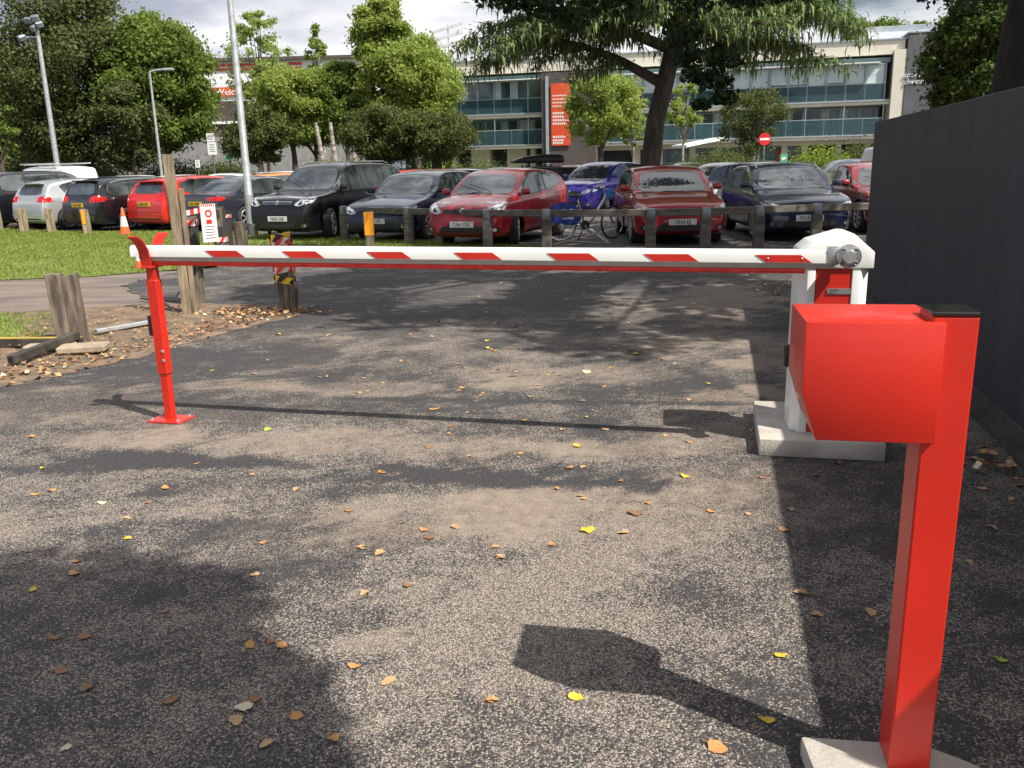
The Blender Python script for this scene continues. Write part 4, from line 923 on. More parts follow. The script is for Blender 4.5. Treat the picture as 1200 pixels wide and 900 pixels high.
        for s in (-1, 1):
            fg = patch(bvh, 'fog_recess', smooth_poly([(s*.60, .29), (s*.76, .31), (s*.77, .41), (s*.62, .40)][::s]), 'front', M['trim'], e, off=.004, step=.05)
            if fg: patch(bvh, 'fog_lamp', [(s*(.69+.035*math.cos(a*PI/4)), .355+.035*math.sin(a*PI/4)) for a in range(8)][::s], 'front', M['lamp'], fg, off=.008, step=.2)
        h = bvh.ray_cast(Vector((4, 0, hb+.05)), Vector((-1, 0, 0)))
        if h[0]: MB().lathe([(.001, .012), (.045, .012), (.052, .0), (.052, -.03)], (h[0].x+.002, 0, hb+.055 if style != 'suv' else .85), 'X', 20).build('badge', M['chrome'], e)
        # door gaps, handles, sills
        for s in (-1, 1):
            us_ = [.30]+S['pil'][:1]+([.735] if len(S['pil']) > 1 else [])
            zb = S['belt'][0]
            gaps = []
            for u in us_:
                gx = X(u)-(.0 if u != us_[-1] else .0)
                gq = patch(bvh, 'door_gap', [(gx-.006, .30), (gx+.006, .30), (gx+.006, zb+.03), (gx-.006, zb+.03)], 'side', M['seam'], e, off=.0015, step=.12, side=s)
            patch(bvh, 'sill_trim', [(X(.335), .225), (X(.66), .225), (X(.66), .285), (X(.335), .285)], 'side', M['trim'], e, off=.004, step=.12, side=s)
            for u in S['pil'][:1]+([.735] if len(S['pil']) > 1 else []):
                hx = X(u)+.16; hz_ = zb-.04+.02; h = bvh.ray_cast(Vector((hx, 3*s, hz_)), Vector((0, -s, 0)))
                if h[0]: MB().box((hx, h[0].y+s*.018, hz_), (.19, .025, .028), bev=.008).build('door_handle', M['chrome'] if 'chromeline' in mods else PA[col], e)
        # bonnet edge, rear seams
        patch(bvh, 'bonnet_gap', [(X(S['top'][6][0]-.012), -hw*.80), (X(S['top'][6][0]), -hw*.80), (X(S['top'][6][0]), hw*.80), (X(S['top'][6][0]-.012), hw*.80)], 'top', M['trim'], e, off=.003, step=.12)
        for s in (-1, 1): 
            pp = X(S['ws'][0]*0+S['top'][6][0])-.02
            MB().bar((pp+.02, s*.12+.1, T_at(S, .235 if style != 'saloon' else .30)+.05), (pp-.12, s*.12-.45, T_at(S, .30 if style != 'saloon' else .36)+.03), .012, .012).build('wiper', M['trim'], e)
        patch(bvh, 'bumper_shadow_gap', [(-.86, .52), (.86, .52), (.86, .528), (-.86, .528)], 'rear', M['seam'], e, off=.0015, step=.12)
        patch(bvh, 'rear_valance', smooth_poly([(-.74, .24), (.74, .24), (.68, .36), (-.68, .36)]), 'rear', M['trim'], e, off=.004, step=.08)
    if plate:
        for v, mt_, zz_ in (('front', M['plate_w'], .455 if style != 'suv' else .50), ('rear', M['plate_y'], S.get('pz', .74) if style not in ('suv',) else .85)):
            if (v == 'rear') != rear_view: continue
            h = bvh.ray_cast(Vector((4 if v == 'front' else -4, 0, zz_)), Vector((-1 if v == 'front' else 1, 0, 0)))
            s = 1 if v == 'front' else -1; px_ = h[0].x+s*.012
            pl = MB().box((px_, 0, zz_), (.014, .52, .112), bev=.003).build('number_plate', mt_, e)
            text('plate_characters', plate, .105, M['ink'], pl, (px_+s*.009, 0, zz_-.002), rot=(PI/2, 0, s*PI/2), depth=.002, sx=.80)
    # mirrors
    for s in (-1, 1):
        u = S['win'][0][0]+.045; hx = X(u); hz_ = S['win'][0][1]+.06; h = bvh.ray_cast(Vector((hx, 3*s, hz_)), Vector((0, -s, 0)))
        if h[0]:
            mm_ = MB(); mm_.box((hx+.02, h[0].y+s*.12, hz_+.015), (.095, .19, .125), bev=.042, seg=3); mm_.bar((hx+.03, h[0].y-s*.01, hz_-.04), (hx+.03, h[0].y+s*.08, hz_-.01), .04, .03)
            mm_.build('wing_mirror', PA[col] if 'blackmirror' not in mods else M['trim'], e, smooth=True)
    # wheels
    wm = _wheels(S['r'], spokes)
    for X_ in (L/2-S['fo'], L/2-S['fo']-S['wb']):
        for s in (-1, 1):
            w = bpy.data.objects.new('wheel', wm[0]); COL.objects.link(w); w.parent = e; w.location = (X_, s*(hw-.125), S['r'])
            if s > 0: w.rotation_euler = (0, 0, PI)
            if X_ > 0 and 'turned' in mods: w.rotation_euler.z += .35
            for mm_, nm in ((wm[1], 'tyre'), (wm[2], 'rim')):
                c = bpy.data.objects.new(nm, mm_); COL.objects.link(c); c.parent = w
    if 'rails' in mods:
        for s in (-1, 1):
            mbb = MB(); mbb.tube([(X(.42), s*(hw-.28), T_at(S, .42)+.0), (X(.46), s*(hw-.27), T_at(S, .46)+.045), (X(.80), s*(hw-.27), T_at(S, .8)+.045), (X(.85), s*(hw-.28), T_at(S, .85))], .014, 8); mbb.build('roof_rail', M['alu'], e)
    if 'aerial' in mods: MB().tube([(X(.50), 0, H), (X(.56), 0, H+.17)], [.006, .003], 6).build('aerial', M['trim'], e)
    if 'spoiler' in mods:
        MB().box((X(.925), 0, T_at(S, .90)+.0), (.16, hw*1.15, .035), Matrix.Rotation(.12, 3, 'Y'), bev=.012).build('spoiler', PA[col], e)
    if 'roofbox' in mods:
        rb = MB(); prof_ = [(0.95, 0.02), (.9, .12), (.5, .26), (-.2, .33), (-.9, .33), (-1.02, .26), (-1.05, .05), (-1.0, 0)]
        rb.prism([(x_, H+.12+z_) for x_, z_ in prof_], 'Y', -.40, .40, bev=.05); o = rb.build('roof_box', M['black'], e)
        for xx in (-.5, .45): MB().box((xx, 0, H+.07), (.05, 1.1, .03)).build('roof_bar', M['alu'], e)
        for xx in (-.5, .45):
            for s in (-1, 1): MB().box((xx, s*.52, H+.03), (.07, .05, .09)).build('bar_foot', M['trim'], e)
    if 'rack' in mods:
        for xx in (-1.4, -.4, .5): MB().box((xx, 0, H+.09), (.05, 1.5, .04)).build('roof_bar', M['alu'], e)
        for s in (-1, 1): MB().bar((-1.7, s*.72, H+.11), (.8, s*.72, H+.11), .04).build('rack_rail', M['white'], e)
    return e
def T_at(S, u): return pchip([p[0] for p in S['top']], [p[1] for p in S['top']])(u)
rad = math.radians
def carpx(style, px, Y, psi, col, label, **k):
    p = at(px, 200, Y); return car(style, p.x, Y, rad(psi), col, label, **k)
# near rank, facing us
car('suv', -4.30, 21.9, rad(-113), 'black', 'black off-road estate with angled grille beside the lamp post', plate='YK05 CAE', mods=('rails', 'turned', 'bars', 'blackmirror'))
car('hatch', -2.02, 20.75, rad(-114), 'navy', 'dark navy hatchback between the black off-roader and a red hatchback', plate='FY60 VPJ', spokes=10, mods=('blackmirror',))
car('mini', -.10, 18.85, rad(-114), 'red', 'red three-door hatchback with aerial behind the middle of the arm', plate='CA61 CRZ', mods=('aerial', 'turned'), spokes=6)
car('hatch', 3.30, 18.45, rad(-91), 'red', 'red hatchback facing straight on beside the parked bicycle', plate='CK64 EJJ', mods=())
car('hatch', 5.80, 18.7, rad(-92), 'navy', 'dark blue hatchback with roof rails near the hoarding wall', plate='FD18 CHY', mods=('rails',))
car('saloon', 8.35, 19.9, rad(-93), 'dred', 'crimson saloon half hidden behind the hoarding wall end', mods=(), spokes=7)
carpx('juke', 708, 28.5, -128, 'blue', 'purple blue crossover car seen between the two red hatchbacks', mods=('turned',))
# left rank, seen from behind
f_ = Vector((.53, .85))
def rear(px, Y, style, col, label, ang=58, **k):
    p = at(px, 240, Y); L = STY[style]['L']; a = rad(ang); return car(style, p.x+math.cos(a)*L/2, Y+math.sin(a)*L/2, a, col, label, rear_view=True, **k)
rear(-30, 26.8, 'suv', 'black', 'black people carrier at the far left edge, seen from behind', spokes=8)
rear(30, 25.7, 'hatch', 'silver', 'silver hatchback seen from behind with wide red tail lights', mods=('spoiler',), spokes=10)
rear(90, 24.7, 'estate', 'black', 'black hatchback with chrome window line and yellow plate', plate='HG17 NKF', mods=('chromeline', 'spoiler'), spokes=8)
rear(168, 24.2, 'hatch', 'bred', 'bright red sporty hatchback with rear spoiler behind the cone', plate='EA58 LYW', mods=('spoiler',))
rear(228, 23.5, 'saloon', 'dgrey', 'dark grey saloon with chrome window line behind the lamp post', plate='YK13 WFN', mods=('chromeline',), spokes=7)
# further rows
far = [
 ('estate', 6, 36, 20, 'black', 'black estate in the second row at the far left edge', ()),
 ('hatch', 10, 31, 30, 'bred', 'red car roof just behind the black people carrier', ()),
 ('hatch', 118, 39, 150, 'sblue', 'slate blue car right of the white van', ()),
 ('hatch', 160, 33, 35, 'white', 'white hatchback behind the black chrome-trimmed hatchback', ('spoiler',)),
 ('estate', 172, 43, 15, 'white', 'white estate farther back, above the white hatchback', ()),
 ('hatch', 225, 37, 30, 'white', 'white hatchback behind the bright red one', ()),
 ('saloon', 272, 36, 25, 'sblue', 'slate blue saloon left of the lamp post, second row', ()),
 ('estate', 312, 33, 200, 'dgrey', 'dark grey estate with roof bars behind the lamp post', ('rails',)),
 ('hatch', 345, 31.5, 25, 'orange', 'orange car glimpsed behind the dark grey saloon', ()),
 ('hatch', 385, 40, 190, 'silver', 'silver car behind the roof of the black off-roader', ()),
 ('estate', 440, 44, 10, 'black', 'black estate far behind the navy hatchback', ()),
 ('estate', 478, 30, 205, 'bred', 'red car peeping out between the off-roader and the navy hatchback', ()),
 ('hatch', 520, 32, 200, 'silver', 'silver car behind the navy hatchback', ('spoiler',)),
 ('hatch', 578, 34, 200, 'silver', 'silver hatchback behind the red three-door hatchback', ('spoiler',)),
 ('estate', 500, 42, 5, 'navy', 'navy estate far back below the olive trees', ()),
 ('saloon', 748, 41, 195, 'grey', 'grey saloon at the foot of the cedar trunk', ()),
 ('mini', 733, 46, -120, 'lime', 'lime green small car by the cedar trunk', ()),
 ('hatch', 902, 28, -60, 'grey', 'grey hatchback directly behind the dark blue one', ()),
 ('hatch', 985, 38, 180, 'sblue', 'slate blue car beside the white van by the wall', ()),
 ('estate', 40, 45, 10, 'grey', 'grey estate farthest back on the left', ()),
 ('hatch', 660, 45, 190, 'silver', 'silver hatchback far behind the car with the roof box', ()),
 ('hatch', 92, 33, 32, 'grey', 'grey hatchback roof between the silver and the black hatchbacks', ()),
 ('saloon', 205, 45, 10, 'sblue', 'slate blue saloon far behind the bright red hatchback', ()),
 ('hatch', 255, 43, 170, 'white', 'white car far back, left of the near lamp post', ()),
 ('suv', 410, 47, 10, 'dgrey', 'dark grey off-roader far back under the birch stems', ()),
 ('hatch', 545, 46, 8, 'dgrey', 'dark grey hatchback far back before the rounded shrub', ()),
 ('estate', 800, 46, 185, 'silver', 'silver estate far back before the domed shrub', ()),
]
for st, px, Y, ps, c, lab, md in far: carpx(st, px, Y, ps, c, lab, detail=1, mods=md)
carpx('estate', 628, 34, 188, 'black', 'black estate carrying a long black roof box', detail=1, mods=('roofbox',))
carpx('hatch', 846, 30.5, -128, 'white', 'white hatchback facing left behind the blue hatchback', detail=2)
carpx('van', 58, 37, 150, 'white', 'white van with roof rack in the second row on the left', detail=1, mods=('rack',), name='parked_van', cat='van')
carpx('van', 1066, 33, -80, 'white', 'white van partly hidden behind the hoarding wall end', detail=1, name='parked_van', cat='van')

# ------------------------------------------------------------ rental bicycle
bk_ = empty('bicycle', tuple(g(688, 281)), math.radians(8), 'silver rental bicycle with blue rear panel leaning by the rail fence', 'bicycle')
WR = .34; xr, xf = -.56, .52
def bike_wheel(x, rot=0):
    w = MB(); w.lathe([(WR-.022, -.016), (WR-.004, -.016), (WR, 0), (WR-.004, .016), (WR-.022, .016)], (0, 0, 0), 'Y', 40, cap=False)
    o = w.build('wheel', M['rubber'], bk_); o.location = (x, 0, WR); o.rotation_euler = (0, 0, rot)
    MB().lathe([(WR-.034, -.010), (WR-.021, -.012), (WR-.021, .012), (WR-.034, .010)], axis='Y', n=40, cap=False).build('rim', M['chrome'], o)
    s = MB()
    for k in range(24): s.bar((.02*math.cos(k*PI/12), .01*(-1)**k, .02*math.sin(k*PI/12)), ((WR-.03)*math.cos(k*PI/12), 0, (WR-.03)*math.sin(k*PI/12)), .003)
    s.lathe([(.025, -.04), (.025, .04)], axis='Y', n=12); s.build('spoke', M['alu'], o)
bike_wheel(xr); bike_wheel(xf+.02, .55)
fr = MB(); fr.tube([(xf-.12, 0, .93), (xf-.16, 0, .80), (.10, 0, .42), (-.05, 0, .31)], [.03, .036, .036, .036], 12); fr.tube([(-.05, 0, .31), (-.20, 0, .82)], .022, 10); fr.tube([(-.05, 0, .31), (xr, .05, WR)], .014, 8); fr.tube([(-.05, 0, .31), (xr, -.05, WR)], .014, 8)
fr.tube([(-.17, 0, .72), (xr, .05, WR)], .012, 8); fr.tube([(-.17, 0, .72), (xr, -.05, WR)], .012, 8); fr.build('frame', M['alu'], bk_)
fk = MB()
for s in (-1, 1): fk.tube([(xf-.12, s*.04, .72), (xf-.03, s*.055, .5), (xf+.02, s*.055, WR)], .013, 8)
fk.tube([(xf-.12, 0, .72), (xf-.165, 0, 1.02)], .018, 10); fk.build('fork', M['alu'], bk_)
hb_ = MB(); hb_.tube([(xf-.32, -.27, 1.05), (xf-.20, -.20, 1.08), (xf-.165, 0, 1.03), (xf-.20, .20, 1.08), (xf-.32, .27, 1.05)], .013, 8); hb = hb_.build('handlebar', M['alu'], bk_)
for s in (-1, 1): MB().tube([(xf-.32, s*.27, 1.05), (xf-.42, s*.30, 1.04)], .017, 8).build('grip', M['black'], hb)
MB().lathe([(.05, -.07), (.065, .0), (.03, .06)], (xf-.02, 0, .86), 'X', 14).build('headlamp', M['galv'], bk_)
MB().box((xf-.08, 0, .93), (.12, .26, .20), bev=.02).build('front_box', mat('bike_blue_box', (.04, .20, .60), .4), bk_)
MB().box((-.24, 0, .90), (.26, .15, .055), bev=.025, seg=2).tube([(-.20, 0, .80), (-.22, 0, .88)], .013, 8).build('saddle', M['black'], bk_)
bl = mat('bike_panel_blue', (.012, .035, .22), .35, var=.1)
cv = MB(); cvp = [(-.92, .40), (-.86, .58), (-.72, .72), (-.50, .79), (-.22, .70), (-.12, .42), (-.30, .30), (-.62, .36)]
for s in (-1, 1): cv.prism(smooth_poly([(p[0], p[1]) for p in cvp]), 'Y', s*.055-.004, s*.055+.004)
pn = cv.build('rear_panel', bl, bk_)
for dx in (-.075, .075):
    MB().lathe([(.048, -.0615), (.066, -.0615), (.066, -.060), (.048, -.060)], (-.42+dx, 0, .58), 'Y', 24, cap=False).build('ring_logo', M['wink'], pn)
text('lettering', 'nextbike', .075, M['wink'], pn, (-.42, -.0605, .46), depth=.002)
MB().lathe([(.34, -.02), (.355, -.03), (.36, 0), (.355, .03), (.34, .02)], (xr, 0, WR+.015), 'Y', 36, cap=False).build('mudguard', mat('tan_mudguard', (.30, .23, .14), .6), bk_)
mb = MB(); mb.lathe([(.09, -.055), (.095, -.048), (.09, -.04)], (-.05, 0, .31), 'Y', 24); mb.build('chain_ring', M['black'], bk_)
mb = MB(); mb.bar((-.05, -.07, .31), (-.03, -.07, .14), .018, .03); mb.box((-.02, -.12, .14), (.09, .09, .02)); mb.bar((-.05, .07, .31), (-.07, .07, .48), .018, .03); mb.box((-.08, .12, .48), (.09, .09, .02)); mb.build('crank', M['alu'], bk_)
MB().tube([(-.05, .04, .28), (-.14, .20, .0)], .012, 8).build('kickstand', M['black'], bk_)

# ------------------------------------------------------------ trees
GREEN = dict(dark=leafmat('dark_foliage', (.045, .062, .020), (.115, .135, .042), .34), mid=leafmat('mid_foliage', (.085, .145, .024), (.20, .27, .055), .48), bright=leafmat('bright_foliage', (.19, .27, .040), (.36, .44, .11), .55),
             pale=leafmat('pale_foliage', (.20, .28, .06), (.36, .44, .13), .5), olive=leafmat('olive_foliage', (.045, .066, .018), (.125, .145, .040), .36), sycam=leafmat('sycamore_foliage', (.040, .075, .018), (.105, .155, .035), .3), cedar=leafmat('cedar_foliage', (.070, .125, .050), (.21, .28, .10), .28, 1.2),
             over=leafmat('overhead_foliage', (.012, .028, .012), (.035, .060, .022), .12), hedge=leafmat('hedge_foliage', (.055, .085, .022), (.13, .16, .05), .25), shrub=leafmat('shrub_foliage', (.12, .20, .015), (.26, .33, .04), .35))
def leaves(C, R, n_per, size, flat=0.0, out=.55, rg=rng, drop=.0, scat=.0):
    """leaf quads through ellipsoid clumps with centres C, radii R"""
    C = np.asarray(C, float); R = np.asarray(R, float); K = len(C); n = K*n_per
    idx = np.repeat(np.arange(K), n_per)
    d = rg.normal(size=(n, 3)); d /= np.linalg.norm(d, axis=1)[:, None]; rr = rg.random(n)**(.42)
    rr = rr*(1+.25*rg.normal(size=n).clip(-1, 1.6)*.5)
    far_ = rg.random(n) < scat; rr = np.where(far_, rr*rg.uniform(1.1, 2.0, n), rr)
    p = C[idx]+d*rr[:, None]*R[idx]; p[:, 2] -= drop*rg.random(n)
    nrm = d*out+rg.normal(size=(n, 3))*.6+np.array([0, 0, .25]); nrm /= np.linalg.norm(nrm, axis=1)[:, None]
    a = np.cross(nrm, rg.normal(size=(n, 3))); a /= np.linalg.norm(a, axis=1)[:, None]; b = np.cross(nrm, a)
    s = size*(.55+.8*rg.random(n))[:, None]
    V = np.stack([p-a*s*.5, p-b*s*.32+a*s*.05, p+a*s*.55, p+b*s*.32+a*s*.05], 1).reshape(-1, 3)
    return V, np.arange(4*n).reshape(-1, 4)
def crown_pts(cx_, cy_, zb, zt, rx_, shape, n, rg):
    C = []; R = []
    while len(C) < n:
        t = rg.random(); a = rg.uniform(0, 2*PI)
        if shape == 'round': e = math.sqrt(max(0, 1-(2*t-1)**2))**.8
        elif shape == 'cone': e = (1-t)**.75*min(1, t*6+.35)
        elif shape == 'egg': e = math.sqrt(max(.02, 1-((t-.40)/.62)**2))
        else: e = min(1, t*5+.3)*(1-t**3)**.5
        q = rg.random()**.55
        if rg.random() > e+.25: continue
        sp = 1 if n > 46 else .72
        r = rx_*e*q*.92; C.append((cx_+r*math.cos(a), cy_+r*math.sin(a), zb+(zt-zb)*t)); s = rx_*rg.uniform(.15, .27)*(.62+.5*e)*sp; R.append((s, s, s*.75))
    return np.array(C), np.array(R)
def tree(name, label, px, Y, ybot, ytop, wpx, kind, shape='round', nc=60, npc=330, size=.30, tr=.22, trunkmat='bark', cat='tree', group=None, dens=1.0, trunk_px=None, stems=1):
    rg = np.random.default_rng(int(abs(px*7+Y*13+abs(ytop)*3)) % 99991)
    b = at(px, 200, Y); zt = at(px, ytop, Y).z; zb = at(px, ybot, Y).z; zb = max(zb, .4); rx_ = wpx*Y/F/2
    e = empty(name, (b.x, Y, 0), 0, label, cat, group)
    nc = int(nc*1.35)
    if kind == 'pale': nc = int(nc*1.7)
    C, R = crown_pts(0, 0, zb, zt-.3, rx_, shape, nc, rg)
    if kind == 'pale': R = R*.75; npc = npc*.42
    V, Fq = leaves(C, R, int(npc*dens*1.55), size*.70, rg=rg, scat=.30); np_mesh('crown', V, Fq, GREEN[kind], e)
    mb = MB(); H_ = zb+(zt-zb)*.8
    tx = 0 if trunk_px is None else at(trunk_px, 200, Y).x-b.x
    for st in range(stems):
        ox = (st-(stems-1)/2)*.5
        pts = [(tx+ox*.3, 0, 0), (tx*.8+ox*.6+.1*rg.normal()*tr*3, 0, H_*.3), (tx*.4+ox, .1, H_*.6), (ox*.8, 0, H_)]; mb.tube(pts, [tr*1.15, tr*.85, tr*.55, tr*.15], 9)
    for k in rg.choice(len(C), min(len(C), 16), replace=False):
        c = C[k]; z0 = max(zb*.7, min(c[2]*.62, H_*.9)); mb.tube([(tx*.4, 0, z0), (c[0]*.5+tx*.2, c[1]*.5, (z0+c[2])/2+.1), tuple(c)], [tr*.4, tr*.26, tr*.08], 6)
    mb.build('trunk', M[trunkmat], e)
    return e
T = tree
T('broadleaf_tree', 'dark tree cut off by the left edge of the picture', 2, 52, 188, 100, 46, 'mid', nc=24, npc=260, size=.28, tr=.2)
T('broadleaf_tree', 'green tree showing left behind the tall dark tree', 38, 66, 185, 52, 96, 'mid', 'egg', nc=50, npc=300, size=.34, tr=.25)
T('dark_tree', 'tallest dark olive tree on the left, behind the floodlight mast', 106, 58, 182, -22, 172, 'dark', 'egg', nc=110, npc=330, size=.30, tr=.32, trunk_px=93)
T('dark_tree', 'low dark bushy tree between the dark tree and the round green one', 158, 54, 196, 92, 80, 'dark', 'round', nc=40, npc=300, size=.28, tr=.15)
T('broadleaf_tree', 'round mid green tree behind the slim street lamp', 199, 58, 170, 15, 128, 'mid', 'round', nc=95, npc=330, size=.32, tr=.3)
T('maple_tree', 'sparse yellow green tree right of the near lamp post', 315, 62, 125, 10, 74, 'pale', 'egg', nc=42, npc=120, size=.30, tr=.13)
T('willow_tree', 'bright weeping green tree behind the white birch trunks', 345, 56, 162, 78, 92, 'bright', 'round', nc=55, npc=330, size=.26, tr=.2)
T('birch_tree', 'slender sparse birch with airy top above the willow', 382, 64, 110, 22, 46, 'pale', 'cone', nc=34, npc=120, size=.28, tr=.12, trunkmat='bark_l')
T('dark_shrub_tree', 'dark low tree behind the black off-roader on the left', 306, 53, 188, 122, 78, 'olive', 'round', nc=45, npc=260, size=.25, tr=.12)
T('lime_tree', 'full yellow green tree just right of the weeping one', 372, 58, 168, 92, 84, 'bright', 'round', nc=50, npc=300, size=.26, tr=.18)
T('birch_tree', 'green birch in the middle of the white-stemmed group', 408, 57, 165, 70, 80, 'mid', 'egg', nc=50, npc=300, size=.27, tr=.16, trunkmat='bark_l')
T('plane_tree', 'tallest bright green tree left of the glazed building', 458, 56, 165, -18, 80, 'bright', 'egg', nc=75, npc=330, size=.30, tr=.28)
T('plane_tree', 'wide lower bright green tree touching the glazed building', 490, 55, 160, 42, 112, 'bright', 'round', nc=80, npc=320, size=.30, tr=.22)
T('olive_tree', 'small dark spreading tree in front of the bright green trees, left', 452, 47, 186, 118, 96, 'olive', 'round', nc=48, npc=280, size=.20, tr=.10, stems=2)
T('olive_tree', 'small dark spreading tree in front of the building corner, right', 512, 46, 182, 126, 98, 'olive', 'round', nc=48, npc=280, size=.20, tr=.10, stems=2)
for i, (px, lean) in enumerate(((384, -.5), (396, -.25), (417, -.05), (435, -.2), (307, -.1))):
    p = at(px, 200, 53); e = empty('young_birch_tree', (p.x, 53, 0), 0, ['white birch stem, leftmost of the close group of four', 'white birch stem, second from left in the group of four', 'white birch stem, third from left in the group of four', 'white birch stem, rightmost in the group of four', 'lone pale birch stem just right of the near lamp post'][i], 'tree', 'white birch stems')
    mb = MB(); mb.tube([(0, 0, 0), (lean*.4, 0, 1.6), (lean, 0, 4.2)], [.20, .17, .10], 9); mb.build('trunk', M['bark_l'], e)
T('lime_tree', 'bright light green tree in front of the red banner', 706, 52, 165, 82, 84, 'bright', 'round', nc=50, npc=200, size=.24, tr=.17)
T('birch_tree', 'airy birch between the light green tree and the cedar', 742, 55, 172, 95, 44, 'pale', 'egg', nc=24, npc=130, size=.22, tr=.09, trunkmat='bark_l')
T('birch_tree', 'feathery light tree hanging right of the cedar trunk', 800, 55, 150, 90, 50, 'bright', 'egg', nc=22, npc=110, size=.22, tr=.09, trunkmat='bark_l')
T('hawthorn_tree', 'small feathery round tree left of the no entry sign', 880, 47, 178, 98, 76, 'olive', 'round', nc=46, npc=110, size=.17, tr=.08, stems=3)
T('broadleaf_tree', 'distant green trees above the flat roof', 1015, 110, 60, 26, 70, 'mid', 'round', nc=40, npc=260, size=.5, tr=.3)
T('broadleaf_tree', 'distant green tree top right of the roof plant room', 1062, 112, 60, 24, 40, 'mid', 'round', nc=22, npc=220, size=.5, tr=.3)
T('sycamore_tree', 'green leafy tree rising behind the hoarding wall', 1130, 23, 132, -40, 112, 'sycam', 'egg', nc=80, npc=260, size=.17, tr=.10)
# hedges and shrubs
def shrub(name, label, px0, px1, Y, ytop, kind, size, n=2600, hz=None, cat='shrub'):
    a, b = at(px0, 200, Y), at(px1, 200, Y); zt = at((px0+px1)/2, ytop, Y).z; e = empty(name, ((a.x+b.x)/2, Y, 0), 0, label, cat)
    rg = np.random.default_rng(int(px0)+1000); w = (b.x-a.x)/2; C = []; R = []
    K = max(8, int(w*5))
    for k in range(K):
        x = rg.uniform(-w, w)*.85; s = rg.uniform(.34, .48)*zt; top = zt*(1-.55*(abs(x)/w)**2.5) if hz is None else zt; z = rg.uniform(.2, 1)*(top-s*.8); C.append((x, rg.uniform(-.5, .5), max(z, s*.5))); R.append((s*1.4, s*1.1, s))
    V, Fq = leaves(C, R, int(n*2.2)//K+1, size*.8, rg=rg, scat=.1); V[:, 2] = np.abs(V[:, 2]); np_mesh('crown', V, Fq, GREEN[kind], e)
    mb = MB(); mb.tube([(0, 0, 0), (0, 0, zt*.6)], .05, 6); mb.build('stem', M['bark'], e); return e
shrub('hedge', 'clipped low green hedge under the birch stems', 355, 480, 50, 183, 'hedge', .14, 9000, 1, 'hedge')
shrub('hedge', 'dark clipped hedge in front of the grey stadium wall', 150, 290, 60, 186, 'olive', .16, 9000, 1, 'hedge')
shrub('hedge', 'dark hedge line at the far left behind the white van', -20, 150, 64, 180, 'dark', .2, 12000, 1, 'hedge')
shrub('shrub', 'rounded grey green shrub in front of the building', 533, 597, 48, 180, 'hedge', .10, 7000)
shrub('shrub', 'small yellow green shrub left of the rounded shrub', 500, 540, 52, 180, 'shrub', .12, 2500)
shrub('shrub', 'large domed dark green shrub below the canopy', 800, 892, 43, 172, 'hedge', .09, 16000)
shrub('shrub', 'bright leafy shrub between the sign and the wall', 922, 1000, 40, 172, 'shrub', .13, 7000)
shrub('shrub', 'loose dull green shrub behind the white van at the wall', 985, 1030, 44, 163, 'olive', .13, 4000)

